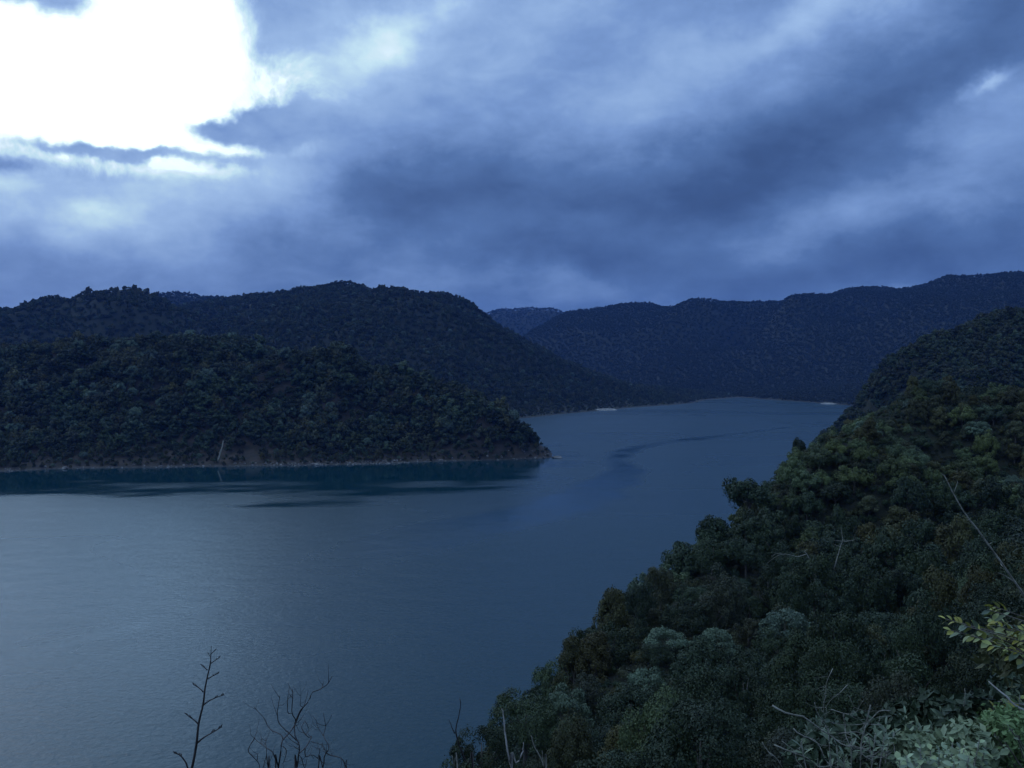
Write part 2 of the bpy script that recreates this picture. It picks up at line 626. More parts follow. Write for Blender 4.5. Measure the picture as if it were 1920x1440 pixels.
# headland across the water
HEAD_SHORE = [shore(*a) for a in [(-500, 610), (-250, 622), (-100, 630), (0, 637), (100, 653), (250, 662), (430, 670), (540, 676), (640, 682), (730, 692), (800, 703), (880, 713), (950, 720), (1000, 726), (1030, 732)]]
head_pts = list(HEAD_SHORE)
head_pts += sea([(x, y - 60) for x, y, _ in HEAD_SHORE[::2]], -9)
head_pts += sea([(70, 690), (90, 740), (80, 800), (60, 900), (20, 1000)], -9)
head_pts += [(36, 757, 0), (20, 810, 0), (-12, 870, 0), (-50, 940, 0), (-110, 1010, 0), (-190, 1060, 0), (-120, 1090, -8)]
head_pts += lower([P(*a) for a in [(-500, 670, 900), (-200, 662, 895), (0, 654, 880), (100, 646, 870), (200, 637, 860), (300, 636, 855), (400, 637, 850), (480, 650, 842), (560, 668, 832),
                                   (700, 697, 815), (780, 712, 805), (850, 733, 790), (900, 752, 780), (940, 775, 768), (980, 803, 755)]], 10)
head_pts += lower([P(1005, 822, 748), P(1022, 842, 742)], 4)
head_pts += [(-500, 1050, 70), (-350, 1040, 62), (-260, 980, 55), (-160, 940, 45), (-700, 640, 25), (-700, 900, 90), (-700, 1100, 90)]
head_pts += lower([P(*a) for a in [(100, 770, 750), (430, 770, 745), (650, 785, 750), (800, 795, 752)]], 10)
f_head = ridge(head_pts, 20, 85, 3, 35, [(0, 652), (100, 643), (200, 634), (300, 631), (400, 633), (480, 646), (560, 664), (700, 690), (780, 708), (850, 728), (900, 746), (940, 766), (980, 796)], 8.5, 700, 1000)

# hills behind it: the left one, the middle one, and the long toe into the lake
left_pts = lower([P(*a) for a in [(-500, 600, 1300), (-200, 592, 1270), (0, 581, 1250), (60, 566, 1245), (150, 552, 1240), (210, 538, 1235), (255, 533, 1230), (300, 551, 1225), (370, 592, 1215), (430, 622, 1200), (500, 658, 1180), (560, 690, 1170)]], 10)
left_pts += lower([P(*a) for a in [(-300, 660, 1080), (0, 660, 1080), (250, 655, 1080), (400, 668, 1100)]], 9)
left_pts += [(x, y + 240, z * .45) for x, y, z in left_pts[:12:2]] + [(-200, 1100, 10), (-100, 1200, -8), (-150, 1400, -8), (-1300, 900, 60), (-1400, 1500, 40), (-800, 950, 60)]
left_pts = [(x * 1.38, y * 1.38, CAM_H + (z - CAM_H) * 1.38 if z > 30 else z) for x, y, z in left_pts]
f_left = ridge(left_pts, 34, 170, 8, 90, [(-200, 590), (0, 576), (60, 562), (150, 549), (210, 541), (255, 535), (300, 550), (370, 586), (430, 616), (500, 652)], 8, 1400, 2000)
main_pts = lower([P(*a) for a in [(150, 590, 2494), (250, 580, 2459), (330, 577, 2436), (430, 566, 2320), (500, 551, 2262), (600, 541, 2146), (670, 533, 2088), (740, 545, 2030), (800, 553, 1972), (850, 554, 1914), (880, 572, 1891), (905, 590, 1610), (960, 627, 1600), (1030, 663, 1640), (1100, 698, 1720),
                                  (1170, 722, 1800), (1240, 735, 1920), (1310, 742, 2080)]], 10)
main_pts += lower([P(*a) for a in [(400, 640, 1500), (560, 640, 1450), (700, 640, 1430), (800, 690, 1350), (900, 720, 1380), (1000, 735, 1480), (1080, 742, 1580)]], 9)
MAIN_SHORE = [shore(*a) for a in [(800, 1160), (900, 1240), (1000, 1335), (1060, 1430), (1100, 1510), (1150, 1588), (1190, 1660), (1230, 1722), (1300, 1905), (1350, 2100), (1385, 2230)]]
main_pts += MAIN_SHORE + sea([(x + 70, y - 60) for x, y, _ in MAIN_SHORE], -10)
main_pts += [(-250, 1150, 20), (-350, 1250, 30), (700, 2350, 4), (400, 2500, 30), (0, 2550, 110), (-400, 2650, 130), (-1000, 2650, 120), (-1500, 2200, 80), (-1400, 1700, 20), (-900, 1700, 60)]
f_main = ridge(main_pts, 34, 230, 20, 110, [(150, 590), (330, 570), (430, 557), (500, 548), (600, 537), (670, 528), (740, 541), (800, 548), (850, 549), (880, 565), (905, 585), (960, 621), (1030, 656), (1100, 695), (1170, 718), (1240, 732), (1310, 741)], 8, 1500, 2500, 1.5e-3)

# the long range on the right
rng_pts = lower([P(*a) for a in [(900, 720, 4000), (980, 660, 3900), (1060, 592, 3700), (1120, 578, 3600), (1180, 571, 3400), (1240, 576, 3300), (1290, 566, 3200), (1350, 568, 3100), (1385, 577, 3050), (1440, 568, 3000), (1480, 558, 2950),
                                 (1600, 546, 2850), (1740, 531, 2750), (1830, 518, 2700), (1920, 513, 2650), (2200, 505, 2600), (2600, 520, 2600)]], 11)
RNG_SHORE = [shore(*a) for a in [(1200, 2500), (1300, 2400), (1380, 2260), (1430, 2110), (1480, 2005), (1560, 1825), (1620, 1660), (1750, 1480), (1900, 1350), (2200, 1200)]]
rng_pts += RNG_SHORE + sea([(x - 30, y - 120) for x, y, _ in RNG_SHORE], -12)
rng_pts += lower([P(*a) for a in [(1150, 690, 2900), (1250, 680, 2750), (1400, 670, 2500), (1600, 660, 2250), (1850, 650, 2050)]], 10)
rng_pts += [(3200, 2500, 500), (3200, 1400, 250), (2400, 4000, 300), (1200, 4200, 250), (200, 4300, 120), (-200, 3600, 60), (0, 3000, 40)]
f_rng = ridge(rng_pts, 60, 620, 12, 200, [(980, 650), (1060, 584), (1120, 575), (1180, 566), (1240, 571), (1290, 561), (1350, 562), (1385, 571), (1440, 563), (1480, 553), (1600, 541), (1740, 526), (1830, 513), (1920, 508), (2200, 500)], 10, 2300, 4000)

far_pts = lower([P(*a) for a in [(700, 620, 5200), (850, 602, 5200), (920, 590, 5200), (960, 583, 5200), (1000, 580, 5200), (1050, 586, 5200), (1120, 605, 5200), (1300, 610, 5200)]], 10)
far_pts += [(-1200, 4500, 0), (-500, 4500, 60), (200, 4500, 80), (900, 4500, 60), (1500, 4700, 0), (-1200, 6000, 0), (0, 6000, 150), (1500, 6000, 0)]
f_far = ridge(far_pts, 50, 500, 21, 200, [(700, 620), (850, 598), (920, 584), (960, 578), (1000, 576), (1050, 582), (1120, 605)], 14, 4800, 5500)
far2_pts = lower([P(*a) for a in [(100, 600, 3300), (250, 572, 3300), (310, 562, 3300), (350, 560, 3300), (400, 570, 3300), (450, 580, 3300), (560, 600, 3300)]], 10)
far2_pts += [(-2200, 3000, 60), (-1400, 2700, 120), (-700, 2700, 120), (-500, 3600, 100), (-1400, 3800, 150), (-2200, 3700, 60)]
f_far2 = ridge(far2_pts, 40, 400, 25, 200, [(100, 600), (250, 570), (310, 549), (350, 548), (400, 556), (430, 559), (560, 600)], 13, 2900, 3500)

# the near slope on the right, dropping from the lookout, and the steep hill behind it
TH = 6.2
near_pts = lower([P(*a) for a in [
    (850, 1470, 54), (900, 1385, 60), (960, 1335, 68), (1050, 1295, 78), (1095, 1215, 88), (1150, 1150, 98), (1220, 1090, 110), (1260, 1045, 119), (1330, 985, 136), (1385, 935, 152),
    (1450, 893, 168), (1480, 856, 182), (1515, 834, 195), (1560, 808, 218), (1600, 790, 242), (1640, 775, 262), (1700, 760, 272), (1780, 755, 268), (1850, 752, 262), (1920, 750, 256), (2150, 720, 245),
    (1700, 900, 196), (1900, 900, 156), (1500, 1000, 142), (1400, 1110, 107), (1600, 1110, 107), (1800, 1010, 116), (1900, 1090, 84), (1500, 1250, 68), (1700, 1210, 72), (1200, 1300, 73), (1100, 1400, 57),
    (1300, 1400, 50), (1500, 1380, 41), (1700, 1370, 33), (1900, 1290, 34), (2150, 1200, 40), (2100, 1000, 110)]], TH)
near_pts += [(-40, 112, 0), (-5, 132, 0), (22, 155, 0), (46, 190, 0), (72, 240, 0), (105, 300, 0), (135, 345, 0), (180, 378, 0), (240, 395, 0), (330, 405, 0), (430, 420, 0)]
near_pts += [(-80, 80, 0), (-60, 150, -8), (0, 190, -8), (50, 260, -8), (100, 380, -8), (180, 430, -8), (300, 460, -8), (430, 480, -8), (-110, 60, -4)]
near_pts += lower([P(*a) for a in [(1650, 800, 315), (1750, 775, 320), (1850, 772, 318), (1950, 772, 315)]], TH + 3)
near_pts += [(0, 0, 78.35), (0, -4, 78.6), (3, 0, 78.1), (5, 4, 76.3), (2.5, 5, 75.6), (0, 5, 75.0), (-3, 5, 74.6), (-6, 0, 77.0), (0, 12, 69.0), (8, 12, 71.8), (-8, 14, 66), (0, 28, 59), (-20, 40, 44), (-5, 60, 38), (-10, 90, 16),
             (20, 0, 78.5), (20, 15, 72), (-30, 0, 66), (-60, 0, 50), (0, -30, 84), (40, -30, 96), (60, 20, 88), (90, 60, 100), (160, 0, 150), (250, 100, 150), (330, 250, 110), (420, 330, 60), (-60, -30, 60)]
spur_pts = lower([P(*a) for a in [(1618, 770, 735), (1630, 722, 740), (1648, 694, 742), (1668, 674, 745), (1700, 652, 750), (1760, 626, 758), (1840, 598, 765), (1920, 586, 775), (2100, 570, 790), (2300, 560, 800)]], 8)
spur_pts += [(262, 560, 0), (330, 540, 0), (430, 530, 0), (600, 520, 0), (268, 640, 0), (290, 700, 0), (302, 760, 0), (318, 850, 0), (360, 950, 0), (460, 1030, 0), (700, 1100, 0)]
spur_pts += [(230, 560, -8), (240, 660, -8), (262, 760, -8), (280, 860, -8), (330, 980, -8), (330, 490, -8), (600, 460, -8)]
spur_pts += lower([P(*a) for a in [(1740, 715, 640), (1840, 700, 630), (1940, 690, 625), (2100, 680, 620)]], 8) + [(500, 900, 80), (700, 900, 120), (800, 700, 150)]
f_spur = ridge(spur_pts, 12, 110, 33, 40, [(1618, 772), (1630, 722), (1648, 694), (1668, 672), (1700, 650), (1760, 622), (1840, 593), (1920, 584), (2100, 568)], 6.5, 600, 900)
f_near_s = tps(near_pts, 2e-5)


def f_near(x, y):
    z = f_near_s(x, y)
    far = np.clip((np.hypot(x, y) - 25) / 40, 0, 1)
    return np.clip(z + far * np.clip(z / 15, 0, 1) * 2.4 * (fbm(np.asarray(x) / 18, np.asarray(y) / 18, 31) - .5), -6, None)


land('headland', f_head, -760, 110, 560, 1120, 6, M['slip_soil'], 'low forested headland reaching from the left into the lake', 'headland')
land('hill', f_left, -1900, -150, 1300, 2150, 12, M['forest_floor'], 'rounded forested hill at the left edge behind the headland', 'hill')
land('hill', f_main, -1500, 780, 1100, 2640, 9, M['forest_floor'], 'broad forested hill in the middle running down to the lake in a long toe', 'hill')
land('mountain_range', f_rng, -250, 3200, 1150, 4300, 22, M['forest_floor'], 'long dark blue forested range beyond the lake on the right', 'mountain range')
land('distant_ridge', f_far, -1200, 1500, 4500, 6000, 40, M['forest_floor'], 'far blue ridge in the gap between the middle hill and the range', 'ridge')
land('distant_ridge', f_far2, -2200, -500, 2700, 3800, 40, M['forest_floor'], 'far ridge showing between the left hill and the middle hill', 'ridge')
land('hill', f_spur, 230, 820, 460, 1120, 6, M['forest_floor'], 'dark steep spur standing behind the near slope at the right edge', 'hill')
land('hillside', f_near, -110, 430, -40, 480, 2.5, M['forest_floor'], 'steep forested hillside falling to the lake on the right', 'hillside')

# two pale beaches on the far shores
for px, Y, half, lab in ((1135, 1560, 24, 'small pale beach at the foot of the middle hill'), (1560, 1822, 21, 'short white beach on the far right shore')):
    cx, cy, _ = shore(px, Y)
    mb = MB()
    n = 14
    for j in range(4):
        for i in range(n + 1):
            t = i / n * 2 - 1
            w = (1 - t * t) ** .5
            mb.v.append((cx + half * t, cy - 6 + t * (14 if px < 1300 else -12) + j * 5.5 * (w * .8 + .2) + math.sin(i * 2.1) * .8, -.4 + j * 1.25 * (w * .8 + .2)))
    for j in range(3):
        for i in range(n):
            q = j * (n + 1) + i
            mb.f.append((q, q + 1, q + n + 2, q + n + 1))
    tag(mb.build('beach', M['sand']), lab, 'beach', kind='structure')

# ------------------------------------------------------------------ the lake
def axis(lo, a, b, hi, fine, coarse):
    return np.unique(np.r_[np.arange(lo, a, coarse), np.arange(a, b, fine), np.arange(b, hi + 1, coarse)])


lx = axis(-6500, -620, 760, 6500, 7, 420)
ly = axis(-480, 120, 2300, 6600, 7, 420)
LX, LY = np.meshgrid(lx, ly)


def seg_dist(X, Y, line, sx=1.0):
    best = np.full(X.shape, 1e9)
    for (ax, ay), (bx, by) in zip(line[:-1], line[1:]):
        vx, vy = bx - ax, by - ay
        t = np.clip(((X - ax) * vx + (Y - ay) * vy) / (vx * vx + vy * vy), 0, 1)
        best = np.minimum(best, np.hypot(X - ax - t * vx, Y - ay - t * vy))
    return best


# calm water in the lee of the headland, torn into streaks by the wind
d_head = seg_dist(LX, LY, [(x, y) for x, y, _ in HEAD_SHORE])
tear = (fbm(LX / 120 + 3, (LY - .15 * LX) / 50, 41, 4) - .5) * 230 + (fbm(LX / 60, LY / 18, 47, 3) - .5) * 60
lee = np.clip((190 - d_head + tear) / 130, 0, 1)
lee = lee * lee * (3 - 2 * lee) * np.clip((75 - LX + (fbm(LX / 50, LY / 25, 44, 3) - .5) * 90) / 110, 0, 1)
# the winding slick
ZY = lambda py: 80 * FPX / (py - HORIZON)
slick_line = [((px - 960) / FPX * ZY(py), ZY(py)) for px, py in
              [(1600, 797), (1480, 801), (1360, 816), (1240, 831), (1172, 846), (1158, 862), (1178, 884), (1150, 902), (1105, 926), (1060, 946), (960, 972), (830, 1000), (740, 1026), (640, 1060), (540, 1100)]]
d_sl = seg_dist(LX, LY, slick_line) + (fbm(LX / 40, LY / 30, 51, 3) - .5) * 16
wid = np.interp(LY, [200, 400, 560, 800, 1200], [26, 28, 20, 12, 7])
sl = np.clip((wid - d_sl) / 14 + .5, 0, 1) * np.interp(LY, [300, 420, 500, 800, 1000, 2000], [.3, .8, 1, .9, .6, .35]) * .62 * np.clip((LX + 190) / 150, .15, 1) * (.55 + .9 * fbm(LX / 50, LY / 25, 57, 3))
ruf = np.clip(.5 + (fbm(LX / 260, LY / 120, 61, 4) - .5) * 1.6, 0, 1)
# pale broken lines of ripple on the left
d_rp = seg_dist(LX, LY, [((px - 960) / FPX * ZY(py), ZY(py)) for px, py in [(60, 1226), (190, 1192), (300, 1158), (430, 1122)]]) + (fbm(LX / 9, LY / 9, 71, 2) - .5) * 8
rp = np.clip((4.5 - d_rp) / 4, 0, 1)
w = len(lx)
ii = (np.arange(len(ly) - 1)[:, None] * w + np.arange(w - 1)[None]).ravel()
lake_me = bpy.data.meshes.new('lake')
lake_me.from_pydata(np.stack([LX, LY, np.zeros_like(LX)], -1).reshape(-1, 3).tolist(), [], np.stack([ii, ii + 1, ii + w + 1, ii + w], 1).tolist())
for nm, a in (('calm', np.maximum(lee, sl)), ('ruffle', ruf), ('ripple', rp)):
    at = lake_me.attributes.new(nm, 'FLOAT', 'POINT')
    at.data.foreach_set('value', a.ravel().astype(np.float32))
m, t, b = mat('lake_water')
ruff = t.n('ShaderNodeAttribute', attribute_name='ruffle').outputs['Fac']
rip = t.n('ShaderNodeAttribute', attribute_name='ripple').outputs['Fac']
geo = t.n('ShaderNodeNewGeometry')
calm = t.n('ShaderNodeAttribute', attribute_name='calm').outputs['Fac']
gust = t.noise(t.vm('MULTIPLY', geo.outputs['Position'], (.5, 1.0, 1.0)), 0.06, 5, 0.65)     # frayed edges of the calm water
calm = t.smooth(t.m('ADD', calm, t.m('MULTIPLY', t.m('SUBTRACT', gust, 0.5), t.m('MULTIPLY_ADD', calm, 1.0, 0.1))), 0.08, 0.92)
b.inputs['Base Color'].default_value = (0.001, 0.035, 0.050, 1)
b.inputs['IOR'].default_value = 1.333
wind = t.m('MULTIPLY_ADD', ruff, 0.07, 0.25)
rg = t.m('ADD', t.m('MULTIPLY', calm, 0.05), t.m('MULTIPLY', t.m('SUBTRACT', 1.0, calm), wind))
t.put(b.inputs['Roughness'], t.m('ADD', rg, t.m('MULTIPLY', rip, -0.05)))
st = t.vm('MULTIPLY', geo.outputs['Position'], (0.7, 1.0, 1.0))
h1 = t.noise(st, 0.75, 4, 0.6, 0.4)
h2 = t.noise(st, 0.09, 3, 0.5, 0.3)
hh = t.m('ADD', h1, t.m('MULTIPLY', h2, 1.5))
bp = t.n('ShaderNodeBump')
bp.inputs['Distance'].default_value = 0.35
t.put(bp.inputs['Strength'], t.m('MULTIPLY_ADD', t.m('SUBTRACT', 1.0, calm), 0.42, 0.02))
t.put(bp.inputs['Height'], hh)
t.put(b.inputs['Normal'], bp.outputs[0])
lake_me.materials.append(m)
lake = link('lake', lake_me)
tag(lake, 'wide blue lake ruffled by wind with calm dark water under the headland', 'lake', kind='structure')

# ------------------------------------------------------------------ haze
bmh = bmesh.new()
bmesh.ops.create_cube(bmh, size=1)
hm = bpy.data.meshes.new('haze')
bmh.to_mesh(hm)
bmh.free()
haze = link('haze', hm)
haze.scale = (15000, 8200, 640)
haze.location = (0, 3200, 320 - 9)
tag(haze, 'thin blue evening haze over the lake and hills', 'haze', kind='stuff')
m = bpy.data.materials.new('haze')
m.use_nodes = True
m.node_tree.nodes.clear()
t = NT(m.node_tree)
o_ = t.n('ShaderNodeOutputMaterial')
pv = t.n('ShaderNodeVolumePrincipled')
pv.inputs['Color'].default_value = (*HAZE_COLOR, 1)
pv.inputs['Density'].default_value = HAZE_DENSITY
m.node_tree.links.new(pv.outputs[0], o_.inputs['Volume'])
hm.materials.append(m)


# ------------------------------------------------------------------ forests too far to tell the trees apart
def proto_set(name, specs):
    """Source trees for a scatter: a collection outside the scene."""
    c = bpy.data.collections.new(name)
    for i, me in enumerate(specs):
        o = bpy.data.objects.new('%s_%02d' % (name, i), me)
        c.objects.link(o)
    return c


def scatter(name, pts, scl, pick, coll, label, cat):
    n = len(pts)
    me = bpy.data.meshes.new(name)
    me.from_pydata(np.asarray(pts).tolist(), [], [])
    me.attributes.new('scl', 'FLOAT', 'POINT').data.foreach_set('value', np.asarray(scl, np.float32))
    me.attributes.new('pick', 'INT', 'POINT').data.foreach_set('value', np.asarray(pick, np.int32))
    me.attributes.new('turn', 'FLOAT', 'POINT').data.foreach_set('value', RNG.uniform(0, 6.283, n).astype(np.float32))
    o = link(name, me)
    ng = bpy.data.node_groups.new(name, 'GeometryNodeTree')
    ng.interface.new_socket('Geometry', in_out='INPUT', socket_type='NodeSocketGeometry')
    ng.interface.new_socket('Geometry', in_out='OUTPUT', socket_type='NodeSocketGeometry')
    nd = ng.nodes.new
    gi, go = nd('NodeGroupInput'), nd('NodeGroupOutput')
    ci = nd('GeometryNodeCollectionInfo')
    ci.inputs['Collection'].default_value = coll
    ci.inputs['Separate Children'].default_value = True
    ci.inputs['Reset Children'].default_value = True
    ip = nd('GeometryNodeInstanceOnPoints')
    ip.inputs['Pick Instance'].default_value = True

    def attr(nm, ty):
        a = nd('GeometryNodeInputNamedAttribute')
        a.data_type = ty
        a.inputs['Name'].default_value = nm
        return a.outputs['Attribute']
    cx = nd('ShaderNodeCombineXYZ')
    lk = ng.links.new
    lk(attr('turn', 'FLOAT'), cx.inputs[2])
    lk(gi.outputs[0], ip.inputs['Points'])
    lk(ci.outputs[0], ip.inputs['Instance'])
    lk(attr('pick', 'INT'), ip.inputs['Instance Index'])
    lk(cx.outputs[0], ip.inputs['Rotation'])
    lk(attr('scl', 'FLOAT'), ip.inputs['Scale'])
    lk(ip.outputs[0], go.inputs[0])
    md = o.modifiers.new('scatter', 'NODES')
    md.node_group = ng
    return tag(o, label, cat, kind='stuff')


def spread(f, x0, x1, y0, y1, step, zmin, keep=None):
    xs, ys = np.meshgrid(np.arange(x0, x1, step), np.arange(y0, y1, step))
    xs = xs.ravel() + RNG.uniform(-.48, .48, xs.size) * step
    ys = ys.ravel() + RNG.uniform(-.48, .48, ys.size) * step
    z = f(xs, ys)
    k = z > zmin
    k &= np.abs(xs) < ys * .75 + 120
    if keep is not None:
        k &= keep(xs, ys, z)
    return np.stack([xs, ys, z], 1)[k]


rp_ = np.random.default_rng(11)
mid = []
for i, (sh, mt) in enumerate([('dome', 'far_foliage'), ('dome', 'far_foliage'), ('feathery', 'far_foliage'), ('ragged', 'far_foliage'), ('dome', 'dark_foliage'), ('feathery', 'olive_foliage'), ('tiers', 'brown_foliage'), ('tiers', 'pale_foliage')]):
    mid.append(leaf_cloud('forest_tree', crown_lobes(sh, rp_, 2.5, 5.0, 16), 34, .42, rp_, M[mt], .85))
mid_c = proto_set('headland_tree', mid)
far_m = []
for i, sh in enumerate(['dome', 'dome', 'feathery', 'ragged', 'dome']):
    far_m.append(leaf_cloud('far_tree', crown_lobes(sh, rp_, 2.6, 5.0, 8), 12, .8, rp_, M['range_foliage'], .95))
far_c = proto_set('far_tree', far_m)


def slip(x, y, z):
    """Bare soil of the slip above the shore."""
    c = P(440, 838, 690)
    return ~((((x - c[0]) / 26) ** 2 + ((z - 12) / 15) ** 2 < 1) & (y < 740) & (RNG.random(x.size) < .62))


pts = spread(f_head, -760, 60, 590, 1080, 5.6, .6, slip)
sc_ = (1.0 + 2.2 * RNG.beta(1.3, 2.2, len(pts))) * (.65 + .95 * fbm(pts[:, 0] / 38, pts[:, 1] / 38, 91, 3)) * np.clip(.3 + pts[:, 2] / 22, .3, 1) * np.clip((75 - pts[:, 0]) / 75, .4, 1)
pk = RNG.choice(8, len(pts), p=[.2, .2, .13, .15, .14, .1, .06, .02])
grove = fbm(pts[:, 0] / 45 + 7, pts[:, 1] / 45, 95, 3)
pk = np.where((grove > .60) & (RNG.random(len(pts)) < .6), RNG.choice([5, 6, 5, 7], len(pts)), np.where((grove < .40) & (RNG.random(len(pts)) < .7), 4, pk))
scatter('headland_forest', pts - [0, 0, .8], sc_, pk, mid_c, 'dense dark forest covering the headland', 'forest')
pts = np.concatenate([spread(f_main, -1250, 775, 1120, 2630, 8.6, 1.2), spread(f_left, -1500, -160, 1330, 1960, 9.5, 2.0)])
sc_ = RNG.uniform(1.4, 2.6, len(pts)) * np.clip(.5 + pts[:, 2] / 40, .5, 1)
pk = RNG.choice(8, len(pts), p=[.23, .23, .13, .17, .1, .08, .04, .02])
spts = spread(f_spur, 230, 800, 500, 1000, 5.4, .8)
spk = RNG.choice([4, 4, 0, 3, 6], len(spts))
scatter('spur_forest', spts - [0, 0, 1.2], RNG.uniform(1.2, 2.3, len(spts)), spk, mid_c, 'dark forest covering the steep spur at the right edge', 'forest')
scatter('hill_forest', pts - [0, 0, 2.6], sc_, pk, mid_c, 'dense forest covering the left and the middle hill behind the headland', 'forest')
pts = spread(f_rng, -100, 2900, 1250, 3900, 11.5, 1.5)
scatter('range_forest', pts - [0, 0, 3.5], RNG.uniform(1.8, 3.0, len(pts)), RNG.choice(5, len(pts)), far_c, 'dark forest covering the long range on the right', 'forest')
pts = spread(f_far, -900, 1300, 4600, 5400, 24, 3)
pts2 = spread(f_far2, -2100, -550, 2800, 3400, 18, 3)
pts = np.concatenate([pts, pts2])
scatter('ridge_forest', pts - [0, 0, 1], RNG.uniform(2.6, 4.0, len(pts)), RNG.choice(5, len(pts)), far_c, 'forest on the two distant blue ridges', 'forest')

# ------------------------------------------------------------------ shore rocks
rr = np.random.default_rng(5)


def rock_mesh(seed):
    g = np.random.default_rng(seed)
    bmr = bmesh.new()
    bmesh.ops.create_icosphere(bmr, subdivisions=2, radius=1)
    ax = g.uniform(.6, 1.1, 3)
    for v in bmr.verts:
        n = mnoise.noise(v.co * 1.3 + Vector((seed * 3.1, 0, 0))) * .45 + mnoise.noise(v.co * 3.2 + Vector((0, seed, 0))) * .15
        v.co = Vector((v.co.x * ax[0], v.co.y * ax[1], v.co.z * ax[2] * .75)) * (1 + n)
    me = bpy.data.meshes.new('boulder')
    bmr.to_mesh(me)
    bmr.free()
    me.materials.append(M['rock'])
    return me


rocks = [rock_mesh(i) for i in range(5)]
rock_c = proto_set('shore_rock', rocks)
rp2, rs = [], []
hs = np.array(HEAD_SHORE)
for i in range(620):
    k = rr.uniform(2.5, len(hs) - 1.02)
    q = hs[int(k)] * (1 - k % 1) + hs[int(k) + 1] * (k % 1)
    dens = math.exp(-((k - 8) / 2.2) ** 2) + .16
    if rr.random() > dens:
        continue
    y = q[1] + rr.uniform(-2, 9)
    rp2.append((q[0] + rr.uniform(-3, 3), y, max(float(f_head(q[0], y)), -.2)))
    rs.append(rr.uniform(.3, 1.5))
scatter('shore_rocks', np.array(rp2), rs, rr.choice(5, len(rp2)), rock_c, 'band of pale broken rock along the headland shore', 'rocks')
for k, (px, Y, s, lab) in enumerate([
        (1046, 733, 4.2, 'dark boulder in the water off the tip of the headland'),
        (590, 680, 3.0, 'pale grey boulder on the headland shore, biggest of the pale rocks'),
        (826, 705, 2.6, 'pale boulder at the waterline below the right half of the headland'),
        (655, 684, 2.2, 'low pale boulder right of the biggest pale rock on the headland shore'),
        (120, 655, 2.4, 'flat pale boulder at the left end of the rocky headland shore')]):
    o = link('boulder', rocks[k % 5])
    o.location = ((px - 960) / FPX * Y, Y, .5)
    o.scale = (s * 1.3, s, s * .8)
    o.rotation_euler = (0, 0, k * 1.3)
    tag(o, lab, 'boulder')

# ------------------------------------------------------------------ the trees of the near slope, each its own
KIND = {
    'round': ('dome', 'dark_foliage'), 'olive': ('feathery', 'olive_foliage'), 'pale': ('tiers', 'pale_foliage'),
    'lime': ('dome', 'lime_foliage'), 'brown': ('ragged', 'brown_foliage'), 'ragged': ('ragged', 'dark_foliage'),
}
LOOK = {
    'round': ('round_tree', 'dark green round headed tree'), 'olive': ('olive_tree', 'tall olive brown tree with feathery branches'),
    'pale': ('pale_tree', 'grey green tree with pale tiered leaves'), 'lime': ('domed_tree', 'yellowish green dome shaped tree'),
    'brown': ('brown_tree', 'dull brown twiggy tree'), 'ragged': ('ragged_tree', 'dark green tree with ragged upright tops'),
}
LOOK = {k: (v[0].replace('olive_tree', 'feathery_tree'), v[1]) for k, v in LOOK.items()}
tr = np.random.default_rng(23)
CROWN, TRUNK = {}, [trunk_mesh('trunk', tr) for _ in range(4)]
for k, (sh, mt) in KIND.items():
    for v in range(4):
        n = {'dome': 34, 'feathery': 44, 'tiers': 34, 'ragged': 40}[sh]
        lb = crown_lobes(sh, tr, 2.4, 4.6, n)
        for fine in (True, False, 2):
            q = 1 if sh != 'tiers' else .75
            CROWN[k, fine] = CROWN.get((k, fine), []) + [leaf_cloud('crown', lb, int({True: 215, False: 105, 2: 400}[fine] * q), {True: .118, False: .18, 2: .082}[fine] / q, tr, M[mt], .55, core_part=not fine, spread=.42, squash=.8 if sh == 'tiers' else 1.0, aspect=1.6)]


def near_lod(d):
    return 2 if d < 72 else d < 125      # note: dict keys 1 and True are the same, 2 is the finest


def plant_tree(kind, x, y, z, h, label=None, wide=1.0, group=None):
    nm, look = LOOK[kind]
    o = thing(nm, label, 'tree', (x, y, z), group)
    o.rotation_euler = (0, 0, tr.uniform(0, 6.283))
    s = h / 4.6
    o.scale = (s * wide, s * wide, s)
    link('trunk', TRUNK[tr.integers(4)], o)
    link('crown', CROWN[kind, near_lod(math.hypot(x, y))][tr.integers(4)], o)
    return o


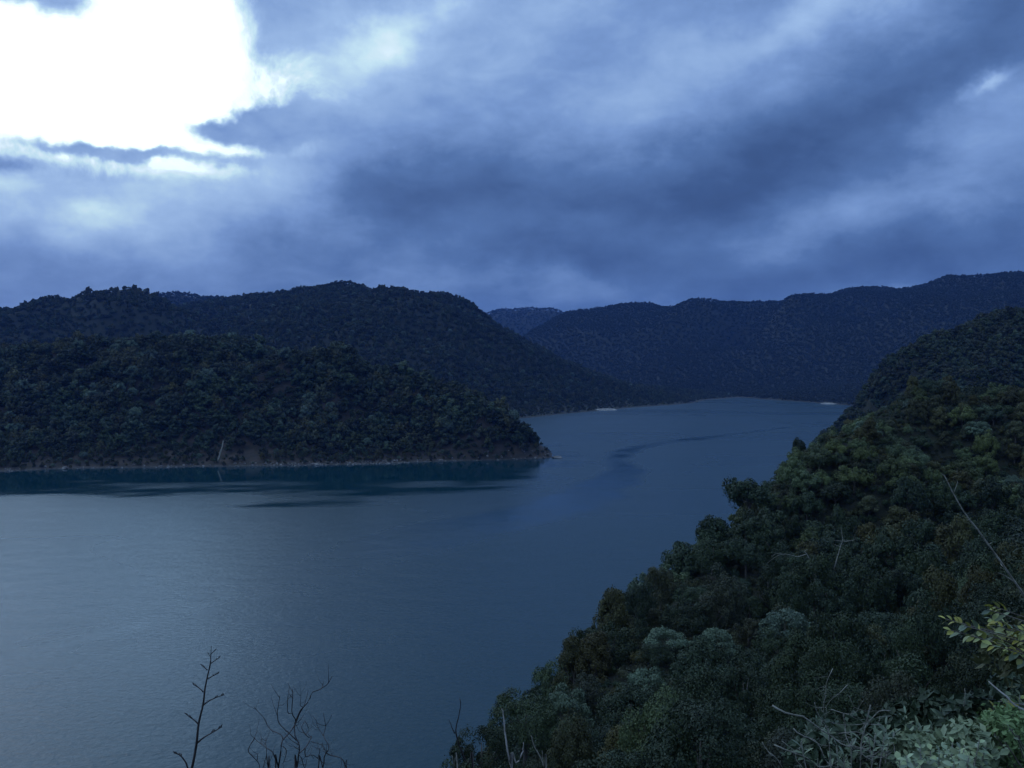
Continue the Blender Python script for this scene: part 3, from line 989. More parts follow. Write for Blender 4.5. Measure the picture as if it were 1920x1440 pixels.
HERO = [  # kind, px, top row, distance, height, width, label
    ('round', 985, 1308, 70, 6.0, 1.05, 'dark round tree standing against the lake behind the white stick'),
    ('round', 905, 1368, 61, 4.6, 1.0, 'lowest dark tree where the slope meets the bottom edge by the lake'),
    ('pale', 1062, 1300, 75, 4.0, 1.1, 'bluish green tree beside the dark round tree behind the white stick'),
    ('brown', 1092, 1262, 82, 4.6, 1.0, 'brownish grey bushy tree on the lake edge above the bluish green tree'),
    ('olive', 1152, 1112, 100, 7.5, .78, 'olive tree with pale forked stems leaning out over the lake halfway down'),
    ('round', 1200, 1106, 106, 5.5, .7, 'black green pointed tree just right of the olive tree with forked stems'),
    ('brown', 1240, 1064, 114, 5.5, .9, 'brown grey tree on the slope edge above the black green pointed tree'),
    ('round', 1404, 895, 152, 8.0, 1.0, 'tall dark tree bulging out over the lake at the corner of the slope'),
    ('round', 1340, 968, 137, 6.0, .95, 'dark tree on the slope edge just below the tall bulging tree'),
    ('round', 1499, 822, 186, 5.0, .6, 'small dark tree sticking up alone at the upper slope edge'),
    ('round', 1831, 722, 250, 8.0, .95, 'dark dome of a tree on the brow in front of the farther hill'),
    ('pale', 1478, 1150, 92, 6.0, .95, 'brightest grey green tree alone in the dark hollow of the slope'),
    ('pale', 1345, 1185, 90, 4.5, .9, 'pale grey green tree left of the brightest tree in the hollow'),
    ('pale', 1250, 1185, 92, 4.8, 1.0, 'pale leaved tree right of the olive tree with forked stems'),
    ('brown', 1405, 1165, 95, 4.2, .9, 'rusty brown small tree between the two pale trees in the hollow'),
    ('pale', 1215, 1262, 80, 4.4, .9, 'pale sprayed tree low on the slope above the bluish green tree'),
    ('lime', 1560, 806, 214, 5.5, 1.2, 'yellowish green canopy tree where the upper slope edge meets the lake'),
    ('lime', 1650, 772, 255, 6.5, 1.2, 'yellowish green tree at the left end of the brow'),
]
taken = []
for kind, px, py, Y, h, wd, lab in HERO:
    x, y, ztop = P(px, py, Y)
    zg = float(f_near(np.array([x]), np.array([y]))[0])
    h2 = max(ztop - zg, 2.5)
    h2 = min(max(h2, h * .8), h * 1.35)
    plant_tree(kind, x, y, ztop - h2, h2, lab, wd * h / h2)
    taken.append((x, y, .8 * wd * h / 4.6 * 2.4, px, py, h2 / Y * FPX, wd * h * .5 / Y * FPX))

# candidates for the rest
cand = []
xs, ys = np.meshgrid(np.arange(-70, 420, 5.0), np.arange(24, 420, 5.0))
xs = xs.ravel() + tr.uniform(-2, 2, xs.size)
ys = ys.ravel() + tr.uniform(-2, 2, ys.size)
zs = f_near(xs, ys)
k = (zs > 1.2) & (xs < ys * .80 + 14) & ((ys > 66) | (xs > -2.2))
xs, ys, zs = xs[k], ys[k], zs[k]
patch = fbm(xs / 22, ys / 22, 81, 3)
patch2 = fbm(xs / 14 + 50, ys / 14, 85, 3)
for x, y, z, a, c in zip(xs, ys, zs, patch, patch2):
    if any((x - t_[0]) ** 2 + (y - t_[1]) ** 2 < t_[2] ** 2 for t_ in taken):
        continue
    d = math.hypot(x, y)
    cap = 99.0        # younger growth in front of the trees that stand out
    ppx = 960 + x / y * FPX
    for t_ in taken:
        if t_[1] * .45 < y < t_[1] + 7 and abs(ppx - t_[3]) < t_[6] + 2.2 / y * FPX:
            cap = min(cap, max(CAM_H - (t_[4] + t_[5] * .34 - HORIZON) / FPX * y - z, 1.6))
    u = tr.random()
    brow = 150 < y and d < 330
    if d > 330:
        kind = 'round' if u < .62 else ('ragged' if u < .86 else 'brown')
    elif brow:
        kind = 'lime' if u < .3 + 1.6 * (a - .25) and u < .85 else ('pale' if u > .95 else ('olive' if u > .45 else 'round'))  # brow weighted to yellow-green crowns; its skylight is put into their leaf colour
    else:
        kind = 'olive' if a > .58 and u < .55 else ('pale' if c > .70 and u < .45 and d < 150 else ('brown' if c < .38 and u < .6 else ('ragged' if u < .35 else ('lime' if u > .96 else 'round'))))
    h = (4.0 + 6.5 * tr.beta(1.5, 2.2)) * (1.0 if d > 330 else 1.0 if y < 150 else .72)
    if d < 45:
        h *= .7
    h = min(h, cap * tr.uniform(.85, 1.1))
    cand.append([x, y, z, h, kind, d])
# how much of each shows: nearest first on a coarse picture grid
cand.sort(key=lambda c: c[5])
GW, GH = 480, 360
cov = np.zeros((GH, GW), bool)
gy, gx = np.mgrid[0:GH, 0:GW]
shown = []
for c in cand:
    x, y, z, h, kind, d = c
    px = (960 + x / y * FPX) / 4
    r = h * .5 / y * FPX / 4
    py = (HORIZON + (CAM_H - z - h * .6) / y * FPX) / 4
    x0, x1, y0, y1 = int(max(px - r, 0)), int(min(px + r + 1, GW)), int(max(py - r, 0)), int(min(py + r + 1, GH))
    if x0 >= x1 or y0 >= y1:
        shown.append(0)
        continue
    sub = cov[y0:y1, x0:x1]
    disc = ((gx[y0:y1, x0:x1] - px) ** 2 + (gy[y0:y1, x0:x1] - py) ** 2 < r * r)
    shown.append(int((disc & ~sub).sum()))
    sub |= disc
order = np.argsort(-np.array(shown), kind='stable')
single = set(order[:282].tolist())
rest = {}
MARKS = [(985, 1350, 'the dark round tree behind the white stick'), (1062, 1330, 'the bluish green tree by the lake edge'), (1152, 1160, 'the olive tree with forked stems'), (1240, 1090, 'the brown grey edge tree'),
         (1395, 930, 'the tall tree bulging over the lake'), (1499, 845, 'the small dark edge tree'), (1831, 745, 'the dark dome on the brow'), (1478, 1190, 'the brightest grey green tree'),
         (1345, 1210, 'the pale hollow tree'), (1583, 1010, 'the forked dead tree'), (1490, 1042, 'the low dead branch'), (1775, 895, 'the tip of the leaning stalk'), (1880, 1065, 'the fork of the leaning stalk'),
         (1640, 780, 'the left end of the brow'), (1215, 1290, 'the pale sprayed tree'), (1800, 1180, 'the yellow leaved bush'), (1600, 1340, 'the bare twig tangle'), (1890, 760, 'the right end of the brow'), (1720, 765, 'the middle of the brow'), (905, 1390, 'the lowest dark tree')]
SHORT = {'round': 'dark round tree', 'olive': 'feathery olive tree', 'pale': 'pale tiered tree', 'lime': 'yellowish domed tree', 'brown': 'dull brown tree', 'ragged': 'dark ragged tree'}
ORD = ['nearest', 'second', 'third', 'fourth', 'fifth', 'sixth', 'seventh', 'eighth', 'ninth', 'tenth', 'eleventh', 'twelfth', 'thirteenth', 'fourteenth', 'fifteenth', 'sixteenth', 'seventeenth', 'eighteenth', 'nineteenth', 'twentieth'] + ['farther'] * 60
GRP = {k_: SHORT[k_] + 's of the right slope' for k_ in SHORT}
left, chosen = [], {}
for i, c in enumerate(cand):
    x, y, z, h, kind, d = c
    wd = tr.uniform(.8, 1.15) * min(1.0, 2.9 / (h * .52)) if d < 330 else 1.0
    if i in single and shown[i] > 0:
        px, py = 960 + x / y * FPX, HORIZON + (CAM_H - z - h * .6) / y * FPX
        mk = min(MARKS, key=lambda q: (q[0] - px) ** 2 + (q[1] - py) ** 2)
        ux, uy = px - mk[0], py - mk[1]
        rel = ('right of' if ux > 0 else 'left of') if abs(ux) > abs(uy) else ('below' if uy > 0 else 'above')
        chosen.setdefault((kind, rel, mk[2]), []).append((ux * ux + uy * uy, x, y, z - .3, h, wd))
    else:
        left.append((x, y, z - .3, h, kind))
for (kind, rel, mk), row in chosen.items():
    row.sort()
    for j, (_, x, y, z, h, wd) in enumerate(row):
        plant_tree(kind, x, y, z, h, ((ORD[j] + ' ') if len(row) > 1 else '') + SHORT[kind] + ' ' + rel + ' ' + mk, wd, GRP[kind])
KL = list(KIND)
under = spread(f_near, -100, 420, 16, 420, 2.3, .8, lambda x, y, z: (x < y * .85 + 14) & ((y > 66) | (x > -3.2)))
under_c = proto_set('bush', [leaf_cloud('bush', [(c * [1, 1, .7], r, d) for c, r, d in crown_lobes('dome', tr, 1.5, 1.9, 12)], 110, .12, tr, M[q], .6) for q in ('dark_foliage', 'olive_foliage', 'dark_foliage', 'brown_foliage')])
scatter('undergrowth', under - [0, 0, .35], tr.uniform(.6, 1.35, len(under)), tr.integers(0, 4, len(under)), under_c, 'dark undergrowth between the trees of the right slope', 'undergrowth')
slope_c = proto_set('slope_tree', [CROWN[k_, lod][v] for lod in (False, True, 2) for k_ in KL for v in range(2)])
scatter('slope_forest', np.array([l[:3] for l in left]), [l[3] / 4.6 for l in left], [len(KL) * 2 * int(near_lod(math.hypot(l[0], l[1]))) + KL.index(l[4]) * 2 + int(tr.integers(2)) for l in left], slope_c,
        'closed forest canopy filling in behind the nearer trees of the right slope', 'forest')


# ------------------------------------------------------------------ dead wood on the slopes
def dead_wood(name, label, cat, lines, base, rad, m, sides=6, sub='branch', first='trunk', n=9, group=None, tip=.3, twigs=0, twig_len=.1):
    """A dead plant: each traced line is a stem of its own; base: its foot."""
    o = thing(name, label, cat, base, group)
    bb = np.array(base)
    for i, ln in enumerate(lines):
        r0 = rad[i] if i < len(rad) else rad[-1]
        pp = spline(ln, max(n, len(ln) * 2))
        pp = pp + RNG.normal(0, r0 * .25, pp.shape)
        stem = MB().tube(pp - bb, np.linspace(r0, r0 * tip, len(pp)), sides).build(first if i == 0 else sub, m, o)
        for k in range(twigs if len(ln) > 2 else twigs // 2):
            q = int(RNG.integers(len(pp) // 3, len(pp) - 1))
            ax = pp[q + 1] - pp[q]
            ax /= np.linalg.norm(ax) + 1e-9
            sd = RNG.normal(size=3)
            sd -= ax * sd.dot(ax)
            sd /= np.linalg.norm(sd)
            ll = twig_len * RNG.uniform(.5, 1.3)
            c = pp[q] - bb
            dd = ax * .7 + sd * .7
            tw = [c, c + dd * ll * .4 + RNG.normal(0, ll * .06, 3), c + dd * ll * .7 + [0, 0, ll * .12], c + dd * ll + [0, 0, ll * .3]]
            MB().tube(spline(tw, 6), np.linspace(r0 * .4, r0 * .16, 6), 4).build('twig', m, stem)
    return o


def trace(zoom, ox, oy, pts, Y, bend=0.0):
    """Points read in an enlarged view, as places Y metres ahead."""
    out = []
    for i, (a, b_) in enumerate(pts):
        px, py = ox + a / zoom, oy + b_ / zoom
        out.append(P(px, py, Y + bend * math.sin(px * .045) + bend * .7 * math.cos(py * .06)))
    return out


T4 = lambda pts, Y: trace(3.2, 1320, 800, pts, Y)
dead_wood('dead_tree', 'bare bleached dead tree with a crooked fork in the dark hollow', 'dead tree', [
    T4([(790, 860), (822, 735), (840, 690), (835, 640), (830, 610)], 104), T4([(840, 692), (880, 690), (915, 680), (915, 670)], 104), T4([(838, 690), (800, 688), (785, 685)], 104), T4([(830, 725), (800, 715), (780, 705)], 104)],
    P(1565, 1080, 104), [.075, .065, .05, .045], M['grey_twig'])
dead_wood('dead_tree', 'low bleached dead branch lying left of the forked dead tree', 'dead tree', [
    T4([(640, 800), (625, 770), (610, 750), (630, 740)], 104), T4([(620, 770), (570, 785), (530, 775), (480, 770), (440, 785), (385, 825)], 103), T4([(480, 770), (440, 765), (410, 790)], 103)],
    P(1520, 1060, 104), [.07, .06, .045], M['grey_twig'])
dead_wood('dead_tree', 'pale dead trunk lying up the brown slip on the headland shore', 'dead tree', [
    [P(408, 866, 676), P(412, 850, 678), P(416, 835, 680), P(418, 826, 682)]], P(408, 868, 676), [.75], M['grey_twig'], tip=.5)
dead_wood('dead_tree', 'long bare grey stalk leaning left across the slope at the right edge', 'dead tree', [
    [P(2080, 1400, 13), P(2000, 1240, 13), P(1925, 1118, 13), P(1885, 1062, 13), P(1842, 1003, 13), P(1812, 962, 13), P(1790, 925, 13), P(1772, 892, 13)],
    [P(1905, 1092, 13), P(1890, 1082, 12.9), P(1876, 1076, 12.8)], [P(1886, 1065, 13), P(1880, 1058, 13.1), P(1877, 1045, 13.1)], [P(1864, 1034, 13), P(1858, 1024, 12.9), P(1863, 1018, 12.9)], [P(1790, 925, 13), P(1797, 908, 13), P(1797, 902, 13)],
    [P(1772, 892, 13), P(1766, 888, 13)], [P(1822, 976, 13), P(1815, 976, 12.9)]],
    P(2080, 1400, 13), [.022, .012, .009, .009, .007, .006, .006], M['grey_twig'], sides=7, n=16)


# ------------------------------------------------------------------ dead plants at the lookout
def rooted(lines, Y, at_x):
    z = float(f_near(np.array([at_x]), np.array([Y]))[0])
    return (at_x, Y, z)


# flax flower stalk
S7 = lambda pts, Y, b=0.0: trace(4.8, 280, 1180, pts, Y, b)
FY = 7.0
st_pts = S7([(300, 1500), (335, 1360), (365, 1248), (400, 1060), (420, 880), (462, 700), (480, 560), (500, 460), (530, 330), (535, 260), (540, 165)], FY)
fx = st_pts[0][0] - .25
base = (fx, FY, float(f_near(np.array([fx]), np.array([FY]))[0]) - .05)
stalk = thing('flax_plant', 'dry flax flower stalk with upturned side branches standing against the lake', 'flax', base)
line = spline([base] + [((base[0] + st_pts[0][0]) / 2 - .05, FY, (base[2] + st_pts[0][2]) / 2)] + st_pts, 40)
MB().tube(line - np.array(base), np.interp(np.linspace(0, 1, 40), [0, .55, .85, 1], [.016, .0085, .0055, .0022]), 7).build('stalk', M['dark_twig'], stalk)
for ln, r in [([(330, 1370), (310, 1250), (270, 1185), (235, 1155), (195, 1142)], .008), ([(410, 1050), (460, 1005), (520, 970), (580, 935), (632, 903)], .008), ([(415, 875), (385, 845), (345, 815), (310, 790)], .007),
              ([(465, 705), (510, 670), (560, 645), (610, 625), (655, 610)], .007), ([(465, 585), (435, 555), (400, 530), (375, 518)], .006), ([(505, 465), (550, 440), (605, 412)], .006), ([(505, 385), (480, 365), (452, 342)], .005),
              ([(533, 325), (570, 300), (617, 268)], .005), ([(540, 235), (560, 218), (577, 203)], .004), ([(535, 265), (522, 250), (510, 232)], .0035)]:
    pp = spline(S7(ln, FY), 12)
    br = MB().tube(pp - np.array(base), np.linspace(r, r * .45, 12), 6).build('side_branch', M['dark_twig'], stalk)
    d = (pp[-1] - pp[-4])
    d /= np.linalg.norm(d)
    for k in range(4):   # dry seed pods near the tip
        q = pp[[-2, -3, -5, -6][k]] - np.array(base)
        tipd = np.array([d[0] * .5 + RNG.uniform(-.25, .25), RNG.uniform(-.5, .5), .75])
        ln_ = r * RNG.uniform(3.0, 5.5)
        MB().tube([q, q + tipd * ln_ * .5, q + tipd * ln_], [r * .35, r * .75, r * .15], 5).build('seed_pod', M['dark_twig'], br)
# sword leaves at its foot (below the frame)
for k in range(14):
    a = k * 2.4
    out = np.array([math.cos(a), math.sin(a)])
    ln_ = RNG.uniform(.9, 1.4)
    mb = MB()
    for j in range(7):
        t_ = j / 6
        c = np.array([*(out * (.05 + ln_ * .55 * t_ ** 1.6)), ln_ * (t_ - .35 * t_ ** 3)])
        w_ = .032 * (1 - t_ ** 2) + .002
        s_ = np.array([-out[1], out[0], 0]) * w_
        mb.v += [c - s_ + [0, 0, w_ * .5], c, c + s_ + [0, 0, w_ * .5]]
        if j:
            q = (j - 1) * 3
            mb.f += [(q, q + 1, q + 4, q + 3), (q + 1, q + 2, q + 5, q + 4)]
    mb.build('leaf', M['bright_leaf'], stalk)

# black tangled bare shrub
BY = 6.2
lines = [
    [(1120, 1500), (1140, 1280), (1165, 1120), (1185, 1020), (1240, 965), (1300, 870), (1350, 750), (1425, 660), (1450, 590), (1500, 570), (1550, 545), (1600, 500), (1632, 440)],
    [(1290, 1500), (1310, 1280), (1330, 1150), (1330, 1060), (1300, 1000), (1290, 890), (1300, 840), (1265, 770), (1275, 650), (1270, 555)],
    [(1185, 1020), (1160, 970), (1090, 940), (1040, 880), (1010, 820), (950, 755), (922, 712)],
    [(1310, 1030), (1240, 965), (1190, 915), (1145, 860), (1135, 770), (1150, 690), (1160, 615)],
    [(1265, 780), (1232, 775), (1228, 700), (1230, 630), (1245, 605)],
    [(1300, 850), (1340, 760), (1365, 725), (1342, 705), (1350, 640), (1350, 600)],
    [(1185, 1080), (1215, 1120), (1200, 1200), (1180, 1240)],
    [(1080, 1500), (1050, 1280), (1035, 1150), (1030, 1000)],
    [(1140, 1260), (1090, 1140), (1000, 1070), (930, 1010), (950, 950)],
    [(930, 1000), (895, 1060), (870, 1120), (905, 1170), (960, 1230), (985, 1320), (1080, 1500)],
    [(950, 1210), (955, 1150)], [(1000, 1070), (985, 1020)],
    [(1320, 1160), (1400, 1080), (1450, 990), (1410, 1000), (1370, 940), (1355, 910), (1385, 850), (1415, 915)],
    [(1385, 1095), (1390, 1175), (1450, 1160), (1520, 1210), (1560, 1245)],
    [(1500, 1190), (1520, 1110), (1475, 1095)],
    [(1480, 1500), (1550, 1280), (1560, 1170), (1600, 1110), (1590, 1050), (1550, 980), (1575, 900), (1550, 780)],
    [(1550, 980), (1510, 920), (1485, 865)],
    [(1570, 1140), (1640, 1170), (1700, 1185), (1735, 1220), (1760, 1300), (1720, 1500)],
    [(1440, 1040), (1540, 1070), (1570, 1120)], [(1300, 1500), (1385, 1280), (1395, 1200)], [(1540, 1050), (1545, 1090), (1580, 1130)],
    [(1545, 545), (1555, 505)], [(1330, 1110), (1300, 1095), (1285, 1080)], [(1640, 1170), (1620, 1150)], [(1400, 970), (1415, 940), (1420, 900)]]
wl = [S7(l, BY, .12) for l in lines]
bx = wl[0][0][0] + .12
base = (bx, BY, float(f_near(np.array([bx]), np.array([BY]))[0]) - .05)
for l, raw in zip(wl, lines):
    for e in (0, -1):
        if raw[e][1] >= 1400:
            pt = (bx + (l[e][0] - bx) * .15, BY, base[2])
            if e == 0:
                l.insert(0, pt)
            else:
                l.append(pt)
rad = [k_ * .78 for k_ in [.0085, .0085, .0055, .006, .0042, .0045, .005, .007, .006, .0055, .004, .003, .006, .0055, .004, .007, .004, .006, .0042, .006, .004, .003, .004, .003, .003]]
dead_wood('bare_shrub', 'tangled leafless black shrub standing against the lake at the bottom edge', 'shrub', wl, base, rad, M['dark_twig'], sides=5, n=16, first='stem', tip=.38, twigs=4, twig_len=.11)

# pale dead sticks
S5 = lambda pts, Y: trace(3.2, 820, 1040, pts, Y)


def sticks(label, lines, Y, rad, m, name='dead_stick', cat='dead stick'):
    wl = [S5(l, Y) for l in lines]
    z = float(f_near(np.array([wl[0][0][0]]), np.array([Y]))[0])
    foot = (wl[0][0][0] + .1, Y, z - .05)
    wl[0].insert(0, foot)
    return dead_wood(name, label, cat, wl, foot, rad, m, sides=6, first='stem', n=12)


sticks('white dead stick rising in front of the lowest dark trees', [[(450, 1400), (435, 1280), (415, 1150), (400, 1040), (392, 960), (389, 938)]], 9, [.014], M['dead_wood'])
sticks('short pale dead stick bent right, next to the white one', [[(440, 1400), (480, 1280), (505, 1220), (515, 1190), (516, 1145)]], 9.2, [.014], M['dead_wood'])
sticks('pale forked dead twig right of the bent pale stick', [[(660, 1400), (640, 1300), (630, 1260), (590, 1190), (572, 1130), (565, 1105)], [(630, 1260), (632, 1225), (630, 1195)]], 9.4, [.013, .009], M['grey_twig'])
sticks('thin dark forked twig against the water left of the lowest trees', [[(220, 1400), (180, 1280), (130, 1175), (118, 1125), (105, 1080), (122, 1000), (136, 930), (135, 878)], [(100, 1090), (88, 1058), (66, 1008)]], 8.8, [.013, .008], M['dark_twig'])
sticks('short grey twig at the bottom edge below the dark forked twig', [[(120, 1400), (100, 1290), (84, 1225)], [(100, 1290), (88, 1262)]], 9, [.011, .005], M['grey_twig'])


# ------------------------------------------------------------------ leafy shrubs at the lookout
def leaf_mesh(name, shape, m):
    """One leaf along +Y, one unit long, folded at the midrib and bent back."""
    mb = MB()
    prof = {'narrow': [0, .05, .10, .12, .09, .0], 'broad': [0, .20, .31, .32, .22, .0], 'oval': [0, .13, .21, .22, .15, .0]}[shape]
    for j, w_ in enumerate(prof):
        y = j / 5
        z = -.22 * y * y
        mb.v += [(-w_, y, z + w_ * .3), (0, y, z), (w_, y, z + w_ * .3)]
        if j:
            q = (j - 1) * 3
            mb.f += [(q, q + 1, q + 4, q + 3), (q + 1, q + 2, q + 5, q + 4)]
    me = bpy.data.meshes.new(name)
    me.from_pydata(mb.v, [], mb.f)
    me.attributes.new('tone', 'FLOAT', 'POINT').data.foreach_set('value', np.full(len(mb.v), .5, np.float32))
    me.materials.append(m)
    me.polygons.foreach_set('use_smooth', [True] * len(me.polygons))
    return me


LEAF = {'grey': leaf_mesh('leaf', 'narrow', M['grey_leaf']), 'broad': leaf_mesh('leaf', 'broad', M['broad_leaf']), 'yellow': leaf_mesh('leaf', 'oval', M['yellow_leaf']),
        'greyoval': leaf_mesh('leaf', 'oval', M['grey_leaf']), 'yb': leaf_mesh('leaf', 'broad', M['yellow_leaf'])}


def put_leaf(parent, me, pos, d, s, roll=None):
    d = Vector(d).normalized()
    q = d.to_track_quat('Y', 'Z')
    mt_ = Matrix.Translation(Vector(pos)) @ q.to_matrix().to_4x4() @ Matrix.Rotation(RNG.uniform(-.9, .9) if roll is None else roll, 4, 'Y') @ Matrix.Diagonal((s, s, s, 1))
    o = link('leaf', me, parent)
    o.matrix_basis = mt_
    return o


S6 = lambda q, Y: P(1380 + q[0] / 3.5556, 1100 + q[1] / 3.5556, Y)


def leafy(name, label, tips, Y, foot_px, kind, per, size, tilt, filler=None, depth=.35, length=.22, side_in=False, twig='grey_twig'):
    fx_, fy_ = (foot_px - 960) / FPX * Y, Y + .2
    base = np.array([fx_, fy_, float(f_near(np.array([fx_]), np.array([fy_]))[0]) - .05])
    o = thing(name, label, 'shrub', tuple(base))
    kinds = kind if isinstance(kind, list) else [kind]
    for tq in tips:
        tip = np.array(S6(tq, Y + RNG.uniform(-depth, depth))) - base
        knee = tip * (np.array([.35, .35, .5]) if not side_in else np.array([.25, .3, .82]))
        foot_ = (RNG.uniform(-.05, .05), RNG.uniform(-.05, .05), 0)
        pp = spline([foot_, knee, tip] if not side_in else [foot_, knee * [.2, .3, .6], knee, tip], 9)
        MB().tube(pp, np.linspace(.011, .0035, 9), 5).build('stem', M[twig], o)
        ax = pp[-1] - pp[-3]
        ax /= np.linalg.norm(ax)
        L_ = np.linalg.norm(tip)
        for j in range(per):
            f = 1 - (length / L_) * (j / per) ** 1.0
            i = f * 8
            c = pp[int(min(i, 7))] * (1 - (i - int(min(i, 7)))) + pp[int(min(i, 7)) + 1] * (i - int(min(i, 7)))
            a = j * 2.4 + RNG.uniform(-.3, .3)
            side = np.cross(ax, [math.cos(a), math.sin(a), .3])
            side /= np.linalg.norm(side)
            up_ = tilt + (.5 if j < 3 else 0)
            put_leaf(o, LEAF[kinds[RNG.integers(len(kinds))]], c, side + ax * up_, size * RNG.uniform(.7, 1.2) * (.75 if j < 3 else 1))
    if filler:
        fm, lobes, fs, nper = filler
        lb = [(np.array(S6(c, Y + .35 + RNG.uniform(-.1, .3))) - base, r, np.array([-.1, -.4, .6])) for c, r in lobes]
        me = leaf_cloud('small_leaves', lb, nper, fs, np.random.default_rng(len(tips)), M[fm], core_part=False, spread=.8, aspect=2.0)
        link('small_leaves', me, o)['kind'] = 'stuff'
    return o


leafy('narrow_leaved_shrub', 'grey green shrub of narrow upright leaves tangled with bare twigs, bottom right',
      [(500, 990), (450, 1060), (560, 920), (630, 950), (690, 1080), (740, 1150), (640, 1170), (1020, 950), (1080, 975), (950, 1000), (860, 1010), (900, 1090), (790, 1040), (980, 1110), (1040, 1060), (530, 1130), (600, 1060), (670, 1010), (760, 1100), (830, 1130), (930, 1160), (1010, 1010), (720, 1010), (570, 1190)],
      6.0, 1620, ['grey', 'grey', 'greyoval'], 11, .085, .9,
      ('dark_foliage', [((600, 1120), .22), ((720, 1180), .22), ((850, 1080), .22), ((980, 1060), .2), ((1060, 1120), .22), ((500, 1180), .18)], .05, 170))
leafy('upright_shrub', 'dull green upright leafed shrub behind the pale broad leaves, bottom right',
      [(1150, 870), (1200, 900), (1290, 870), (1345, 800), (1390, 860), (1240, 950), (1400, 930), (1330, 960), (1180, 1000), (1120, 930), (1270, 1000)],
      6.8, 1740, ['grey', 'greyoval'], 11, .10, 1.1,
      ('dark_foliage', [((1180, 1000), .24), ((1280, 990), .24), ((1380, 1000), .24), ((1330, 900), .2), ((1460, 1080), .25)], .055, 200))
leafy('broad_leaved_shrub', 'shrub with pale bluish rounded leaves in the bottom right corner',
      [(1250, 1075), (1320, 1110), (1210, 1180), (1110, 1180), (1470, 1060), (1520, 1105), (1650, 1040), (1160, 1150), (1400, 1160), (1580, 1150), (1480, 1190), (1300, 1190), (1550, 1080), (1620, 1160), (1380, 1120), (1260, 1140), (1430, 1110), (1690, 1090)],
      5.4, 1790, ['broad', 'broad', 'greyoval'], 13, .066, .35,
      ('grey_leaf', [((1180, 1190), .16), ((1300, 1180), .18), ((1420, 1180), .2), ((1550, 1160), .2), ((1620, 1120), .18)], .045, 260))
leafy('large_leaved_shrub', 'shrub with large pale leaves at the right edge under the broken stick',
      [(1550, 870), (1780, 850), (1830, 810), (1740, 815), (1900, 840), (1660, 850), (1620, 900), (1600, 960), (1850, 760), (1920, 740), (1560, 960), (1690, 900), (1720, 960), (1640, 1000), (1860, 880)],
      6.4, 1900, ['broad', 'yb', 'broad', 'greyoval'], 12, .08, .25,
      ('dark_foliage', [((1650, 950), .25), ((1800, 920), .25), ((1560, 960), .2), ((1900, 900), .25), ((1880, 780), .2)], .06, 180))
leafy('yellow_leaved_bush', 'bush with yellow green leaves reaching in from the right edge',
      [(1415, 225), (1450, 300), (1540, 270), (1590, 340), (1680, 290), (1720, 340), (1695, 160), (1735, 140), (1715, 220), (1730, 400), (1870, 290), (1820, 330), (1890, 430), (1760, 270), (1800, 420), (1900, 360), (1850, 470), (1940, 300), (1960, 450)],
      6.0, 2330, ['yellow', 'yellow', 'yb', 'greyoval'], 7, .085, .8,
      ('olive_foliage', [((1760, 440), .16), ((1860, 470), .18), ((1920, 560), .2), ((1960, 420), .2)], .05, 130), depth=.2, length=.16, side_in=True, twig='bark')
leafy('fine_leaved_bush', 'bright green small leaved bush in the extreme bottom right corner',
      [(1750, 1000), (1850, 960), (1900, 1010), (1820, 1060), (1920, 1080), (1780, 1110)],
      5.6, 1990, ['greyoval'], 4, .04, .5,
      ('bright_leaf', [((1760, 1040), .15), ((1850, 1010), .17), ((1920, 1040), .18), ((1830, 1120), .2), ((1920, 1140), .2), ((1720, 1110), .14), ((1800, 1190), .2), ((1890, 1210), .2)], .028, 560), twig='bark', side_in=True)

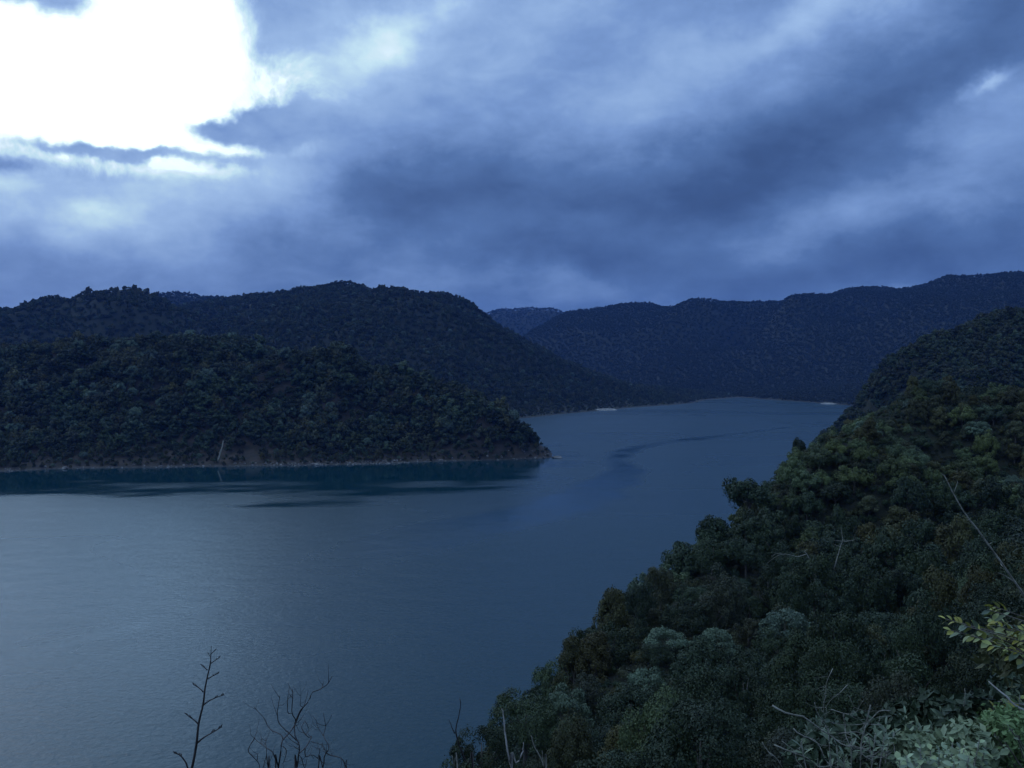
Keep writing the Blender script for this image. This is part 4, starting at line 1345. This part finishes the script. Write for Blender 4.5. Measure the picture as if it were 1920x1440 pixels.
# bare grey twigs through and over the shrubs
Tz = lambda pts, Y: trace(3.5556, 1380, 1100, pts, Y, .06)
TW = [[(255, 810), (350, 860), (470, 890), (560, 960), (660, 1020), (740, 1080), (850, 1100), (930, 1230)],
      [(735, 865), (745, 950), (755, 1030), (800, 1090), (880, 1110)], [(915, 805), (890, 910), (870, 1000), (850, 1090), (870, 1150), (960, 1200), (980, 1260)],
      [(1050, 845), (980, 845), (920, 900), (860, 935), (740, 940), (650, 925)], [(1050, 880), (950, 890)], [(990, 940), (860, 935)],
      [(650, 835), (730, 860), (800, 880)], [(400, 965), (450, 1010), (550, 1050), (600, 1150), (650, 1240)],
      [(270, 1075), (350, 1110), (430, 1140), (500, 1170), (580, 1240)], [(320, 1050), (430, 1130)], [(440, 1110), (460, 1030)], [(190, 1060), (230, 1120), (290, 1170), (340, 1260)],
      [(770, 745), (810, 830)], [(615, 740), (600, 820), (610, 900)], [(660, 560), (620, 650), (612, 740)], [(760, 670), (700, 730), (650, 770), (610, 830)],
      [(540, 790), (560, 860), (640, 980)], [(1060, 1060), (1085, 1110), (1080, 1200)], [(850, 1100), (900, 1110), (960, 1190)], [(700, 1000), (830, 990), (930, 1040), (1000, 1100)]]
tl = [Tz(l, 5.7) for l in TW]
foot = P(1650, 1560, 5.8)
foot = (foot[0], foot[1], float(f_near(np.array([foot[0]]), np.array([foot[1]]))[0]) - .05)
tl[0].append(foot)
dead_wood('bare_twig_bush', 'tangle of bare grey twigs arching over the narrow leaved shrub', 'shrub', tl, foot, [k_ * .72 for k_ in [.010, .007, .008, .006, .004, .005, .005, .008, .008, .005, .004, .005, .004, .004, .004, .004, .005, .004, .006, .005]], M['grey_twig'], sides=5, n=14, first='stem', twigs=4, twig_len=.13)
for lab, ln, r, Y in [('pale broken stick slanting in from the right edge', [(2150, 1010), (1990, 880), (1920, 830), (1870, 790), (1800, 720), (1708, 655)], .014, 6.0),
                      ('thin level stick poking in under the broken stick', [(2120, 850), (1990, 806), (1920, 800), (1850, 785), (1770, 780)], .009, 6.1),
                      ('thin upright grey twig behind the large pale leaves', [(1520, 1250), (1528, 1040), (1530, 930), (1535, 850), (1550, 770), (1545, 690)], .008, 6.6)]:
    wl = Tz(ln, Y)
    gx_ = wl[0][0]
    ft = (gx_ + .05, Y, float(f_near(np.array([gx_]), np.array([Y]))[0]) - .05)
    wl.insert(0, ft)
    dead_wood('dead_stick', lab, 'dead stick', [wl], ft, [r], M['dead_wood'] if r > .01 else M['grey_twig'], sides=6, n=14, first='stem')
